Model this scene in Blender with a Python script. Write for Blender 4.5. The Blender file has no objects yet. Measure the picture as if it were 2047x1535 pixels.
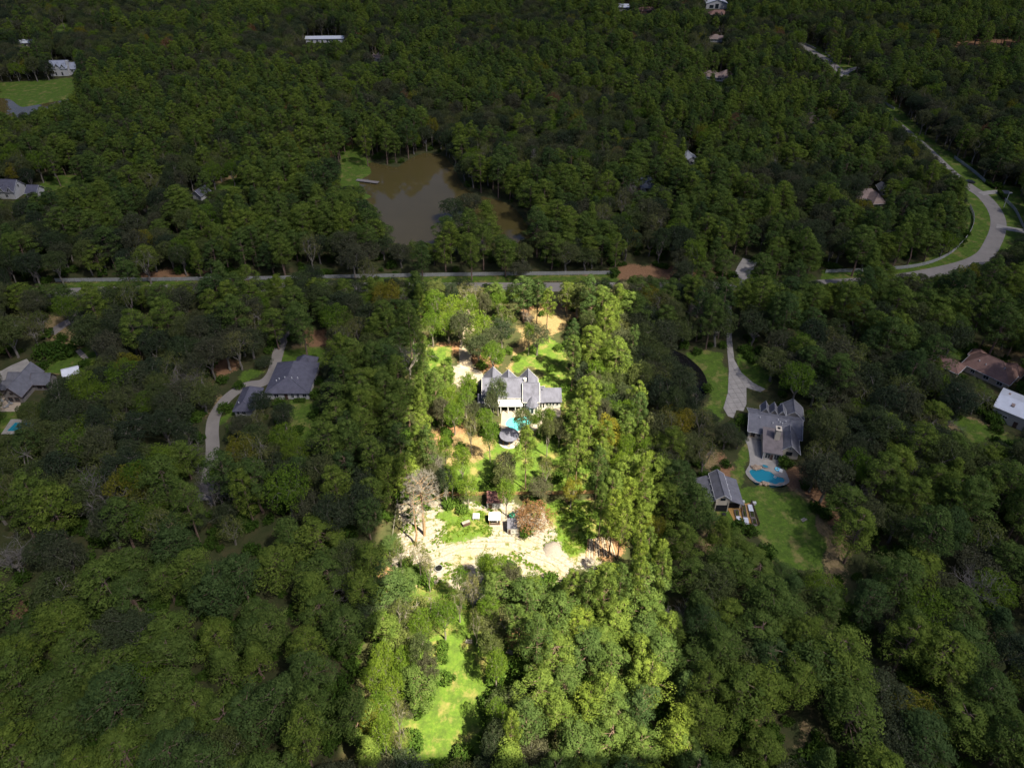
import bpy, bmesh, math, random
import numpy as np
from mathutils import Vector, Matrix, noise as mnoise
R = math.radians
rnd = random.Random(7)
sc = bpy.context.scene
col = sc.collection

# ------------------------------------------------------------------ camera
CAM_H, FPX, CX, CY, PITCH = 150.0, 1440.0, 1023.5, 575.0, R(33.0)
cp, sp = math.cos(PITCH), math.sin(PITCH)
cam_d = bpy.data.cameras.new('camera')
cam = bpy.data.objects.new('camera', cam_d); col.objects.link(cam)
cam.location = (0, 0, CAM_H); cam.rotation_euler = (R(90) - PITCH, 0, 0)
cam_d.sensor_width = 36; cam_d.lens = 36 * FPX / 2047.0
cam_d.shift_y = -(767.5 - CY) / 2047.0
cam_d.clip_start = 1.0; cam_d.clip_end = 9000
sc.camera = cam

# ------------------------------------------------------------------ light
SUN_EL, SUN_AZ = R(57), (0.735, -0.678)          # towards the sun: right and behind the camera
SUN = Vector((SUN_AZ[0] * math.cos(SUN_EL), SUN_AZ[1] * math.cos(SUN_EL), math.sin(SUN_EL)))
w = bpy.data.worlds.new('World'); sc.world = w; w.use_nodes = True
wn = w.node_tree.nodes; wl = w.node_tree.links
sky = wn.new('ShaderNodeTexSky'); sky.sky_type = 'NISHITA'; sky.sun_disc = False
sky.sun_elevation = SUN_EL; sky.sun_rotation = math.atan2(SUN_AZ[0], SUN_AZ[1])
sky.air_density = 1.0; sky.dust_density = 2.0
wl.new(sky.outputs[0], wn['Background'].inputs[0]); wn['Background'].inputs[1].default_value = 0.15
sd = bpy.data.lights.new('sun', 'SUN'); sd.energy = 4.6; sd.angle = R(0.5); sd.color = (1.0, 0.91, 0.68)
so = bpy.data.objects.new('sun', sd); col.objects.link(so); so.location = (120, -120, 400)
so.rotation_euler = SUN.to_track_quat('Z', 'Y').to_euler()
sc.view_settings.view_transform = 'Standard'; sc.view_settings.look = 'None'
sc.view_settings.exposure = 2.15; sc.view_settings.gamma = 1.0; sc.view_settings.use_curve_mapping = False
sc.render.engine = 'CYCLES'
cy = sc.cycles
cy.max_bounces = 4; cy.diffuse_bounces = 2; cy.glossy_bounces = 2; cy.transmission_bounces = 3
cy.transparent_max_bounces = 8; cy.volume_bounces = 0; cy.use_denoising = True
cy.caustics_reflective = False; cy.caustics_refractive = False

# ------------------------------------------------------------------ helpers
def W(x, y, z=0.0):
    """picture position -> place on the level z"""
    u = (x - CX) / FPX; v = (y - CY) / FPX
    t = (z - CAM_H) / (-sp - v * cp)
    return (u * t, (cp - v * sp) * t)
def PJ(X, Y, Z):
    zc = Y * cp + (CAM_H - Z) * sp
    return CX + FPX * X / zc, CY + FPX * ((CAM_H - Z) * cp - Y * sp) / zc
def Wp(poly, z=0.0): return [W(x, y, z) for x, y in poly]
def zz(x0, y0, k): return lambda x, y: (x0 + x * k, y0 + y * k)

def tag(o, label=None, cat=None, group=None, kind=None):
    if label: o['label'] = label
    if cat: o['category'] = cat
    if group: o['group'] = group
    if kind: o['kind'] = kind
    return o
def empty(name, loc, rz=0.0, label=None, cat=None, group=None):
    o = bpy.data.objects.new(name, None); col.objects.link(o)
    o.location = loc if len(loc) == 3 else (loc[0], loc[1], 0); o.rotation_euler = (0, 0, rz)
    o.empty_display_size = 0.5
    return tag(o, label, cat, group)
def link_mesh(name, me, parent=None, loc=None):
    o = bpy.data.objects.new(name, me); col.objects.link(o); o.parent = parent
    if loc: o.location = loc
    return o
class MB:
    def __init__(s): s.v = []; s.f = []
    def add(s, vs, fs):
        b = len(s.v); s.v += [tuple(p) for p in vs]; s.f += [tuple(i + b for i in f) for f in fs]; return s
    def box(s, cx, cy_, cz, sx, sy, sz, rz=0.0):
        c, n = math.cos(rz), math.sin(rz); vs = []
        for k in (-1, 1):
            for a, b in ((-1, -1), (1, -1), (1, 1), (-1, 1)):
                x, y = a * sx / 2, b * sy / 2
                vs.append((cx + c * x - n * y, cy_ + n * x + c * y, cz + k * sz / 2))
        return s.add(vs, [(3, 2, 1, 0), (4, 5, 6, 7), (0, 1, 5, 4), (1, 2, 6, 5), (2, 3, 7, 6), (3, 0, 4, 7)])
    def tube(s, p0, p1, r0, r1, n=6, caps=True):
        p0, p1 = Vector(p0), Vector(p1); d = (p1 - p0)
        if d.length < 1e-6: return s
        d.normalize(); a = d.orthogonal().normalized(); b = d.cross(a); vs = []
        for p, r in ((p0, r0), (p1, r1)):
            for i in range(n):
                t = 2 * math.pi * i / n; vs.append(p + (a * math.cos(t) + b * math.sin(t)) * r)
        fs = [(i, (i + 1) % n, n + (i + 1) % n, n + i) for i in range(n)]
        if caps: fs += [tuple(range(n - 1, -1, -1)), tuple(range(n, 2 * n))]
        return s.add(vs, fs)
    def prism(s, poly, z0, z1):
        n = len(poly)
        a = sum(poly[i][0] * poly[(i + 1) % n][1] - poly[(i + 1) % n][0] * poly[i][1] for i in range(n))
        if a < 0: poly = poly[::-1]
        vs = [(x, y, z0) for x, y in poly] + [(x, y, z1) for x, y in poly]
        fs = [tuple(range(n - 1, -1, -1)), tuple(range(n, 2 * n))] + [(i, (i + 1) % n, n + (i + 1) % n, n + i) for i in range(n)]
        return s.add(vs, fs)
    def mesh(s, name, mat, smooth=False):
        me = bpy.data.meshes.new(name); me.from_pydata(s.v, [], s.f)
        if mat: me.materials.append(mat)
        if smooth: me.polygons.foreach_set('use_smooth', [True] * len(me.polygons))
        me.update(); return me
    def build(s, name, mat, parent=None, smooth=False): return link_mesh(name, s.mesh(name, mat, smooth), parent)

def smooth_poly(poly, n=4, closed=True):
    out = []; N = len(poly)
    rng = range(N) if closed else range(N - 1)
    for i in rng:
        g = (lambda k: poly[k % N]) if closed else (lambda k: poly[min(max(k, 0), N - 1)])
        p0, p1, p2, p3 = g(i - 1), g(i), g(i + 1), g(i + 2)
        for k in range(n):
            t = k / n
            out.append(tuple(0.5 * (2 * p1[d] + (p2[d] - p0[d]) * t + (2 * p0[d] - 5 * p1[d] + 4 * p2[d] - p3[d]) * t * t + (3 * p1[d] - p0[d] - 3 * p2[d] + p3[d]) * t ** 3) for d in range(2)))
    if not closed: out.append(tuple(poly[-1]))
    return out
def inside(px, py, poly):
    px = np.asarray(px, float); py = np.asarray(py, float); r = np.zeros(px.shape, bool); n = len(poly)
    for i in range(n):
        x0, y0 = poly[i]; x1, y1 = poly[(i + 1) % n]
        if y0 == y1: continue
        c = ((y0 > py) != (y1 > py)); r ^= c & (px < (x1 - x0) * (py - y0) / (y1 - y0) + x0)
    return r
def sdist(px, py, poly):
    d = np.full(px.shape, 1e9); n = len(poly)
    for i in range(n):
        x0, y0 = poly[i]; x1, y1 = poly[(i + 1) % n]; ex, ey = x1 - x0, y1 - y0
        L = ex * ex + ey * ey + 1e-9; t = np.clip(((px - x0) * ex + (py - y0) * ey) / L, 0, 1)
        d = np.minimum(d, np.hypot(px - x0 - t * ex, py - y0 - t * ey))
    return np.where(inside(px, py, poly), d, -d)
def vnoise(x, y, s, seed=0):
    x = x / s; y = y / s; xi = np.floor(x).astype(int); yi = np.floor(y).astype(int); fx = x - xi; fy = y - yi
    fx = fx * fx * (3 - 2 * fx); fy = fy * fy * (3 - 2 * fy)
    def h(a, b):
        n = (a * 374761393 + b * 668265263 + seed * 974711) & 0x7fffffff
        n = ((n ^ (n >> 13)) * 1274126177) & 0x7fffffff
        return ((n ^ (n >> 16)) & 0xffff) / 65535.0
    return (h(xi, yi) * (1 - fx) + h(xi + 1, yi) * fx) * (1 - fy) + (h(xi, yi + 1) * (1 - fx) + h(xi + 1, yi + 1) * fx) * fy

# ------------------------------------------------------------------ materials
def nt(name):
    m = bpy.data.materials.new(name); m.use_nodes = True
    t = m.node_tree; b = t.nodes['Principled BSDF']; return m, t, b
def N(t, kind, **kw):
    n = t.nodes.new(kind)
    for k, v in kw.items(): setattr(n, k, v)
    return n
def mixc(t, fac, a, b):
    m = N(t, 'ShaderNodeMix', data_type='RGBA')
    for k, v in ((0, fac), (6, a), (7, b)):
        if hasattr(v, 'is_linked') or hasattr(v, 'links'): t.links.new(v, m.inputs[k])
        elif k == 0: m.inputs[0].default_value = v
        else: m.inputs[k].default_value = (*v, 1)
    return m.outputs[2]
def nz(t, scale, detail=4, rough=0.6, coord='Object', sub=None):
    tc = N(t, 'ShaderNodeTexCoord'); n = N(t, 'ShaderNodeTexNoise')
    n.inputs['Scale'].default_value = scale; n.inputs['Detail'].default_value = detail; n.inputs['Roughness'].default_value = rough
    if sub:
        mp = N(t, 'ShaderNodeMapping'); mp.inputs['Scale'].default_value = sub
        t.links.new(tc.outputs[coord], mp.inputs[0]); t.links.new(mp.outputs[0], n.inputs['Vector'])
    else: t.links.new(tc.outputs[coord], n.inputs['Vector'])
    return n.outputs['Fac']
def ramp(t, fac, stops):
    r = N(t, 'ShaderNodeValToRGB'); e = r.color_ramp.elements
    while len(e) > 1: e.remove(e[-1])
    e[0].position = stops[0][0]; e[0].color = (*stops[0][1], 1) if len(stops[0][1]) == 3 else stops[0][1]
    for p, c in stops[1:]:
        q = e.new(p); q.color = (*c, 1)
    t.links.new(fac, r.inputs[0]); return r.outputs[0]
def math_(t, op, a, b=0.0):
    m = N(t, 'ShaderNodeMath', operation=op)
    for i, v in enumerate((a, b)):
        if hasattr(v, 'links'): t.links.new(v, m.inputs[i])
        else: m.inputs[i].default_value = v
    return m.outputs[0]
def bump(t, b, h, strength=0.4, dist=0.1):
    n = N(t, 'ShaderNodeBump'); n.inputs['Strength'].default_value = strength; n.inputs['Distance'].default_value = dist
    t.links.new(h, n.inputs['Height']); t.links.new(n.outputs[0], b.inputs['Normal'])
def mat(name, c, rough=0.8, var=0.25, scale=1.5, c2=None, bmp=0.2, sub=None, spec=0.3, metal=0.0):
    m, t, b = nt(name)
    f = nz(t, scale, 6, 0.65, sub=sub); f2 = nz(t, scale * 7.3, 3, 0.6, sub=sub)
    lo = tuple(x * (1 - var) for x in c); hi = c2 or tuple(min(1, x * (1 + var)) for x in c)
    base = ramp(t, f, [(0.3, lo), (0.7, hi)])
    base = mixc(t, math_(t, 'MULTIPLY', f2, 0.35), base, tuple(x * 0.7 for x in c))
    t.links.new(base, b.inputs['Base Color']); b.inputs['Roughness'].default_value = rough
    b.inputs['Specular IOR Level'].default_value = spec; b.inputs['Metallic'].default_value = metal
    if bmp: bump(t, b, f2, bmp, 0.05)
    return m
M = {}
M['roof_grey'] = mat('roof_grey', (0.088, 0.09, 0.125), 0.85, 0.38, 0.8, sub=(1, 0.35, 1))
M['roof_dark'] = mat('roof_dark', (0.088, 0.088, 0.115), 0.85, 0.25, 0.8)
M['roof_slate'] = mat('roof_slate', (0.13, 0.13, 0.145), 0.85, 0.25, 0.8)
M['roof_brown'] = mat('roof_brown', (0.19, 0.11, 0.085), 0.85, 0.25, 0.8)
M['roof_tan'] = mat('roof_tan', (0.23, 0.17, 0.145), 0.85, 0.25, 0.8)
M['roof_porch'] = mat('roof_porch', (0.15, 0.128, 0.125), 0.85, 0.25, 0.8)
M['roof_metal'] = mat('roof_metal', (0.55, 0.57, 0.6), 0.45, 0.1, 0.5, metal=0.2)
M['roof_bluegrey'] = mat('roof_bluegrey', (0.25, 0.27, 0.32), 0.8, 0.15, 0.5)
M['roof_rust'] = mat('roof_rust', (0.16, 0.075, 0.07), 0.75, 0.4, 0.9, sub=(4, 0.6, 1))
M['trim'] = mat('trim_white', (0.5, 0.5, 0.49), 0.6, 0.06, 1.0, bmp=0)
M['fence'] = mat('fence_paint', (0.33, 0.33, 0.32), 0.7, 0.15, 1.0, bmp=0)
M['white'] = mat('wall_white', (0.46, 0.455, 0.44), 0.75, 0.14, 0.7)
M['cream'] = mat('wall_cream', (0.52, 0.46, 0.36), 0.8, 0.12, 0.7)
M['tan'] = mat('wall_tan', (0.38, 0.31, 0.23), 0.8, 0.15, 0.9)
M['brick'] = mat('wall_brick', (0.28, 0.15, 0.11), 0.9, 0.3, 2.5)
M['greywood'] = mat('grey_wood', (0.2, 0.18, 0.165), 0.9, 0.25, 1.2)
M['wood'] = mat('wood', (0.27, 0.155, 0.075), 0.85, 0.3, 1.5, sub=(1, 6, 1))
M['darkwood'] = mat('dark_wood', (0.07, 0.042, 0.032), 0.8, 0.3, 1.5)
M['metal_tan'] = mat('metal_tan', (0.36, 0.34, 0.31), 0.6, 0.1, 0.6)
M['black'] = mat('black_and_shade', (0.015, 0.015, 0.017), 0.7, 0.2, 1.0, bmp=0)
M['concrete'] = mat('concrete', (0.28, 0.26, 0.23), 0.9, 0.2, 0.5)
M['concrete_pale'] = mat('concrete_pale', (0.27, 0.235, 0.195), 0.9, 0.2, 0.5)
M['asphalt'] = mat('road_surface', (0.215, 0.195, 0.17), 0.9, 0.18, 0.15)
M['stone'] = mat('stone', (0.36, 0.27, 0.19), 0.9, 0.35, 2.0, bmp=0.6)
M['bark'] = mat('bark', (0.17, 0.115, 0.085), 0.95, 0.35, 3.0, bmp=0.6)
M['bark_grey'] = mat('bark_grey', (0.17, 0.15, 0.125), 0.95, 0.3, 2.0, bmp=0.5)
M['bark_dead'] = mat('bark_dead', (0.155, 0.14, 0.12), 0.95, 0.25, 2.0, bmp=0.5)
M['bark_tan'] = mat('bark_tan', (0.28, 0.18, 0.1), 0.95, 0.3, 1.2, bmp=0.5)
M['soil'] = mat('soil', (0.06, 0.042, 0.03), 0.95, 0.35, 3.0, bmp=0.8)
M['mulch'] = mat('mulch', (0.33, 0.19, 0.06), 0.95, 0.35, 2.0, bmp=0.6)
M['blue'] = mat('blue_plastic', (0.05, 0.18, 0.42), 0.4, 0.1, 1.0, bmp=0)
M['cyan'] = mat('cyan_plastic', (0.15, 0.5, 0.62), 0.4, 0.1, 1.0, bmp=0)
M['greenpl'] = mat('green_plastic', (0.03, 0.19, 0.12), 0.5, 0.15, 1.0, bmp=0)
M['grey_pl'] = mat('grey_plastic', (0.25, 0.25, 0.25), 0.5, 0.2, 1.0, bmp=0)
M['steel'] = mat('galvanised_steel', (0.45, 0.46, 0.47), 0.4, 0.15, 2.0, metal=0.6)
M['car'] = mat('dark_car_paint', (0.02, 0.022, 0.028), 0.3, 0.1, 1.0, bmp=0, spec=0.6)
M['rubber'] = mat('rubber', (0.02, 0.02, 0.02), 0.8, 0.1, 1.0, bmp=0)
M['gravel'] = mat('gravel', (0.2, 0.175, 0.155), 0.95, 0.35, 5.0, bmp=0.9)
m, t, b = nt('window_glass'); b.inputs['Base Color'].default_value = (0.02, 0.028, 0.035, 1); b.inputs['Roughness'].default_value = 0.08; M['glass'] = m
m, t, b = nt('pool_water'); b.inputs['Base Color'].default_value = (0.09, 0.42, 0.44, 1); b.inputs['Roughness'].default_value = 0.06
bump(t, b, nz(t, 1.4, 3), 0.25, 0.05); M['pool'] = m
m, t, b = nt('deep_pool_water'); b.inputs['Base Color'].default_value = (0.014, 0.17, 0.235, 1); b.inputs['Roughness'].default_value = 0.06
bump(t, b, nz(t, 1.4, 3), 0.25, 0.05); M['pool2'] = m
m, t, b = nt('pond_water')
t.links.new(ramp(t, nz(t, 0.02, 4), [(0.3, (0.07, 0.056, 0.018)), (0.7, (0.09, 0.07, 0.027))]), b.inputs['Base Color'])
b.inputs['Roughness'].default_value = 0.04; b.inputs['IOR'].default_value = 1.5; bump(t, b, nz(t, 0.9, 3), 0.06, 0.03); M['pond'] = m
m, t, b = nt('dark_pond_water'); b.inputs['Base Color'].default_value = (0.008, 0.008, 0.008, 1); b.inputs['Roughness'].default_value = 0.05; M['darkpond'] = m

def leafmat(name, stops, trans=0.3, tvar=0.5):
    m, t, b = nt(name); out = t.nodes['Material Output']; t.nodes.remove(b)
    oi = N(t, 'ShaderNodeObjectInfo'); at = N(t, 'ShaderNodeAttribute', attribute_name='tint')
    ia = N(t, 'ShaderNodeAttribute', attribute_name='hue', attribute_type='INSTANCER')
    base = ramp(t, math_(t, 'FRACT', math_(t, 'ADD', oi.outputs['Random'], ia.outputs['Fac'])), stops)
    hs = N(t, 'ShaderNodeHueSaturation'); t.links.new(base, hs.inputs['Color'])
    t.links.new(math_(t, 'ADD', math_(t, 'MULTIPLY', at.outputs['Fac'], tvar), 1 - tvar / 2), hs.inputs['Value'])
    t.links.new(math_(t, 'ADD', math_(t, 'MULTIPLY', at.outputs['Fac'], -0.03), 0.515), hs.inputs['Hue'])
    d = N(t, 'ShaderNodeBsdfDiffuse'); tr = N(t, 'ShaderNodeBsdfTranslucent'); mx = N(t, 'ShaderNodeMixShader'); mx.inputs[0].default_value = trans
    t.links.new(hs.outputs[0], d.inputs[0]); t.links.new(hs.outputs[0], tr.inputs[0])
    t.links.new(d.outputs[0], mx.inputs[1]); t.links.new(tr.outputs[0], mx.inputs[2]); t.links.new(mx.outputs[0], out.inputs[0])
    return m
M['pine'] = leafmat('pine_needles', [(0, (0.052, 0.086, 0.03)), (0.2, (0.085, 0.13, 0.032)), (0.5, (0.116, 0.165, 0.032)), (0.8, (0.14, 0.188, 0.03)), (1, (0.068, 0.11, 0.034))], .4, .75)
M['oak'] = leafmat('oak_leaves', [(0, (0.038, 0.054, 0.03)), (0.25, (0.06, 0.078, 0.036)), (0.5, (0.082, 0.083, 0.048)), (0.75, (0.102, 0.126, 0.038)), (1, (0.047, 0.069, 0.031))], .36, .75)
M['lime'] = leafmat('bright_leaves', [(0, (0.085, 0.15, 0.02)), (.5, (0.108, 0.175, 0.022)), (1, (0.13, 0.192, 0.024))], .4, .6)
M['sparse'] = leafmat('thin_leaves', [(0, (0.115, 0.14, 0.036)), (0.5, (0.14, 0.142, 0.05)), (1, (0.1, 0.125, 0.032))])
M['rust'] = leafmat('rusty_needles', [(0, (0.17, 0.082, 0.036)), (1, (0.15, 0.088, 0.045))])
M['yellow'] = leafmat('yellowing_leaves', [(0, (0.17, 0.15, 0.02)), (1, (0.14, 0.15, 0.022))])
M['browngrey'] = leafmat('dry_twigs', [(0, (0.13, 0.1, 0.07)), (1, (0.16, 0.12, 0.085))])
M['shrub'] = leafmat('shrub_leaves', [(0, (0.045, 0.085, 0.015)), (1, (0.07, 0.12, 0.02))])
M['grass'] = leafmat('grass_blades', [(0, (0.075, 0.13, 0.015)), (1, (0.1, 0.14, 0.02))])

# ------------------------------------------------------------------ open ground, as picture outlines laid on the level ground
pA = zz(920, 700, .1172); p4 = zz(1380, 780, .15625); p5 = zz(1390, 920, .0879); pS = zz(780, 940, .15625); pS2 = zz(1040, 940, .15625)
pB0 = zz(650, 1010, .342)
def Z(f, *pts): return [f(*p) for p in pts]
LAWN = [
 [(1020,745),(1035,715),(1055,690),(1095,668),(1120,690),(1140,740),(1160,790),(1180,840),(1150,870),(1120,850),(1122,800),(1080,790),(1078,745),(1055,730),(1040,750)],
 [(985,880),(1080,872),(1130,880),(1180,930),(1190,980),(1060,988),(930,985),(900,960),(915,930),(960,915)],
 [(820,700),(900,690),(905,760),(880,800),(830,800)],
 [(960,1020),(935,1015),(900,1000),(880,1030),(890,1060),(880,1080),(920,1085),(980,1070),(985,1030)],
 [(1090,1010),(1110,1000),(1200,1005),(1235,1030),(1215,1065),(1175,1080),(1170,1105),(1140,1110),(1120,1080),(1100,1050)],
 Z(pB0, (560,760),(640,780),(870,740),(930,900),(910,1100),(970,1130),(930,1250),(890,1500),(520,1500),(440,1350),(490,1180),(640,1130),(720,1000),(680,900)),
 [(720,1480),(760,1300),(800,1180),(880,1160),(1000,1230),(1040,1400),(1000,1510),(720,1515)],
 [(1000,1290),(1045,1290),(1050,1330),(1010,1340)],
 # right neighbour
 [(1360,700),(1440,705),(1456,740),(1455,800),(1440,840),(1395,815),(1420,790),(1415,760),(1385,730)],
 [(1478,770),(1470,700),(1510,700),(1535,760),(1520,785)],
 [(1470,975),(1520,968),(1580,985),(1620,1015),(1650,1090),(1650,1150),(1590,1140),(1545,1115),(1505,1060),(1440,1055),(1420,1030)],
 [(1490,880),(1500,900),(1490,945),(1480,980),(1465,960)],
 # far right
 [(1880,835),(1930,832),(1990,860),(2060,880),(2060,900),(1960,905),(1920,860)],
 [(1900,700),(1950,690),(1940,715),(1905,715)],
 # road bend
 [(1885,310),(1915,310),(1985,365),(2060,380),(2060,520),(2000,540),(1880,560),(1780,560),(1640,560),(1640,540),(1790,535),(1880,510),(1925,470),(1938,420),(1925,385),(1895,345)],
 [(1815,265),(1850,270),(1910,315),(1885,330)],[(1745,195),(1780,195),(1850,270),(1815,275)],
 [(1660,120),(1700,110),(1715,130),(1695,160),(1670,150)],[(1590,80),(1640,95),(1660,120),(1620,115)],
 # road verges
 [(90,566),(870,553),(1230,548),(1230,560),(870,570),(90,580)],
 # left neighbour
 [(430,850),(455,815),(478,795),(490,790),(470,830),(445,850)],[(580,800),(640,800),(660,870),(600,890),(585,850)],
 [(565,700),(655,690),(655,735),(560,730)],[(490,740),(540,740),(500,765),(470,770)],
 [(60,735),(110,715),(180,690),(205,700),(180,735),(130,748),(90,748)],[(-40,822),(32,822),(25,850),(10,868),(-40,870)],[(-40,880),(40,880),(45,910),(-40,910)],
 # pond, far lawns
 [(675,385),(680,310),(705,290),(725,300),(745,340),(735,365),(745,400),(715,405)],
 [(-40,168),(60,162),(150,155),(152,195),(130,202),(60,215),(-40,200)],[(45,385),(110,352),(185,348),(185,362),(100,385),(60,398)],
 [(425,378),(455,360),(485,352),(480,372),(440,384)],[(1425,162),(1445,165),(1452,180),(1430,182)],[(90,75),(130,42),(145,45),(105,80)],
 [(1270,345),(1370,335),(1365,350),(1280,358)],
]
STRAW = [
 [(1040,690),(1045,640),(1070,620),(1150,620),(1150,655),(1120,668),(1075,690),(1050,720),(1030,740),(1010,735)],
 [(900,960),(960,900),(985,930),(960,985)],[(905,880),(1000,850),(1010,900),(960,930),(900,930)],
 [(1580,985),(1620,1000),(1690,1090),(1690,1170),(1640,1180),(1645,1100),(1615,1020)],[(1405,900),(1430,900),(1445,935),(1415,950)],[(1395,1060),(1450,1045),(1470,1090),(1410,1110)],
 [(1935,400),(1950,405),(1962,450),(1945,490),(1890,530),(1860,535),(1925,495),(1942,450)],
 [(90,568),(870,556),(1230,548),(1230,555),(870,563),(90,574)],
 [(1480,740),(1535,750),(1530,790),(1490,770)],[(580,690),(640,690),(640,705),(590,705)],[(1960,690),(2060,700),(2060,760)],
 [(1880,845),(1940,832),(1995,865),(1960,875),(1900,860)],
 [(800,1395),(842,1380),(862,1440),(822,1490),(800,1460)],[(880,1300),(905,1290),(915,1340),(890,1350)],[(930,1410),(960,1370),(990,1380),(985,1480),(930,1510)],[(460,800),(440,820),(425,840),(418,880),(408,880),(415,835),(440,795)],
 [(0,890),(40,885),(40,905),(0,908)],[(95,745),(130,735),(110,755)],[(430,365),(460,352),(485,350),(475,368)],
 [(100,630),(130,640),(170,670),(170,700),(130,690),(95,670)],[(1480,1400),(1500,1420),(1510,1460),(1490,1480),(1480,1440)],[(1590,1430),(1620,1450),(1630,1490),(1590,1490)],
]
CLAY = [
 [(1060,640),(1040,620),(1080,600),(1150,605),(1160,640),(1110,650)],[(880,690),(960,690),(990,730),(960,745),(930,720)],[(860,860),(960,850),(960,910),(880,900)],
 [(1225,525),(1300,530),(1440,540),(1465,555),(1230,560)],[(1115,1000),(1180,1000),(1160,1020),(1120,1015)],[(1185,1080),(1225,1070),(1256,1090),(1245,1115),(1180,1118)],
 [(1560,950),(1610,930),(1650,980),(1690,1080),(1600,1010)],[(1400,890),(1440,900),(1470,960),(1420,950)],[(320,640),(350,640),(345,670),(320,665)],[(430,700),(470,730),(440,760),(415,740)],
 [(620,660),(660,650),(660,710),(620,700)],[(1890,80),(2060,78),(2060,92),(1890,97)],[(1740,430),(1780,440),(1770,460),(1745,450)],[(30,1190),(65,1190),(60,1225),(25,1230)],[(1640,330),(1700,340)],
 [(760,1130),(800,1140),(790,1210),(765,1200)],[(690,250),(710,295),(690,300)],[(1250,345),(1350,325),(1355,345),(1270,350)],[(280,545),(420,540),(420,552),(280,556)],
 [(945,1330),(990,1360),(960,1390),(930,1380)],[(995,1240),(1040,1260),(1040,1290),(1000,1290)],
]
SAND = [
 smooth_poly([(805,1035),(815,1010),(850,1005),(930,998),(980,1005),(1030,1012),(1090,1012),(1105,1040),(1120,1075),(1150,1095),(1190,1090),(1190,1120),(1155,1140),(1135,1170),(1130,1215),(1090,1200),(1040,1195),(960,1200),(880,1215),(850,1190),(800,1200),(775,1190),(790,1110)], 3),
 [(405,985),(420,975),(440,1000),(435,1030),(415,1025)],[(550,1070),(590,1075),(625,1100),(620,1120),(590,1100),(555,1085)],[(1780,1170),(1820,1185),(1860,1205),(1860,1220),(1820,1205),(1785,1185)],
 [(905,735),(925,725),(960,745),(955,775),(925,770),(905,755)],[(1020,830),(1000,850),(990,880),(1010,885),(1020,860)],[(1700,1010),(1540,1085)],
 [(1060,1120),(1120,1110),(1130,1160),(1090,1170)],
]
WATER = {
 'pond': smooth_poly([(722,360),(745,345),(738,325),(765,330),(795,334),(820,318),(850,306),(885,312),(905,335),(925,372),(960,392),(1000,402),(1030,420),(1055,455),(1075,490),(1070,505),(1020,500),(960,498),(900,500),(830,500),(770,495),(755,450),(730,405),(745,392),(725,380)], 3),
 'far_pond': smooth_poly([(-60,196),(-10,196),(18,199),(38,213),(60,212),(130,199),(150,197),(150,205),(100,215),(60,230),(-60,240)], 3),
 'dark_pond': smooth_poly([(1335,700),(1360,706),(1383,722),(1402,742),(1411,765),(1408,785),(1399,797),(1392,790),(1390,768),(1374,748),(1340,735)], 3),
}
POOLS = {
 'mainpool': Z(pA, (840,1165),(900,1150),(1000,1155),(1120,1130),(1230,1120),(1270,1150),(1230,1230),(1130,1300),(1040,1360),(930,1385),(830,1310),(780,1290),(775,1240)),
 'rightpool': Z(p4, (755,1035),(800,1012),(905,1010),(960,1030),(1020,1045),(1075,1085),(1120,1110),(1180,1125),(1205,1155),(1190,1180),(1140,1185),(1090,1205),(1030,1185),(950,1170),(870,1175),(820,1140),(780,1095)),
 'leftpool': [(14,862),(30,845),(62,845),(58,862)],
}
def world_polys(L): return [Wp(p) for p in L if len(p) > 2]
gl, gs, gc, gd = map(world_polys, (LAWN, STRAW, CLAY, SAND))
gwater = {k: Wp(v) for k, v in WATER.items()}; gpool = {k: smooth_poly(Wp(v), 3 if k != 'leftpool' else 1) for k, v in POOLS.items()}
# the ground sheet: fine near the drone, coarser with distance
rows = []; y = 34.0
while y < 1500: rows.append(y); y *= 1.0066
rows = np.array(rows); cols = np.linspace(-0.98, 0.98, 560)
GX = cols[None, :] * (rows[:, None] + 62); GY = np.repeat(rows[:, None], len(cols), 1)
def paint(polys, soft, amp, ns, seed):
    a = np.zeros(GX.shape); n = (vnoise(GX, GY, ns, seed) - .5) * amp + (vnoise(GX, GY, ns / 3, seed + 5) - .5) * amp * .6
    for p in polys:
        xs = [q[0] for q in p]; ys = [q[1] for q in p]; mg = amp + soft + 1
        m = (GX > min(xs) - mg) & (GX < max(xs) + mg) & (GY > min(ys) - mg) & (GY < max(ys) + mg)
        if not m.any(): continue
        d = sdist(GX[m], GY[m], p) + n[m]; v = np.clip(d / soft * .5 + .5, 0, 1); a[m] = np.maximum(a[m], v)
    return a
A_l = paint(gl, 1.2, 2.6, 5, 1); A_s = paint(gs, 2.0, 4.0, 6, 2); A_c = paint(gc, 2.5, 4.0, 6, 3); A_d = paint(gd, 1.6, 4.5, 7, 4)
GZ = np.zeros(GX.shape)
for k, p in gwater.items():
    m = (GX > min(q[0] for q in p) - 4) & (GX < max(q[0] for q in p) + 4) & (GY > min(q[1] for q in p) - 4) & (GY < max(q[1] for q in p) + 4)
    d = sdist(GX[m], GY[m], p); GZ[m] = np.minimum(GZ[m], -np.clip((d + 1.2) / 3.0, 0, 1) * 1.4)
for k, p in gpool.items():
    m = (GX > min(q[0] for q in p) - 2) & (GX < max(q[0] for q in p) + 2) & (GY > min(q[1] for q in p) - 2) & (GY < max(q[1] for q in p) + 2)
    d = sdist(GX[m], GY[m], p); GZ[m] = np.where(d > -0.9, -1.9, GZ[m])
nr, nc = GX.shape
vs = np.stack([GX, GY, GZ], -1).reshape(-1, 3)
ii = np.arange(nr * nc).reshape(nr, nc)
fs = np.stack([ii[:-1, :-1], ii[:-1, 1:], ii[1:, 1:], ii[1:, :-1]], -1).reshape(-1, 4)
gm = bpy.data.meshes.new('ground')
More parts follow.
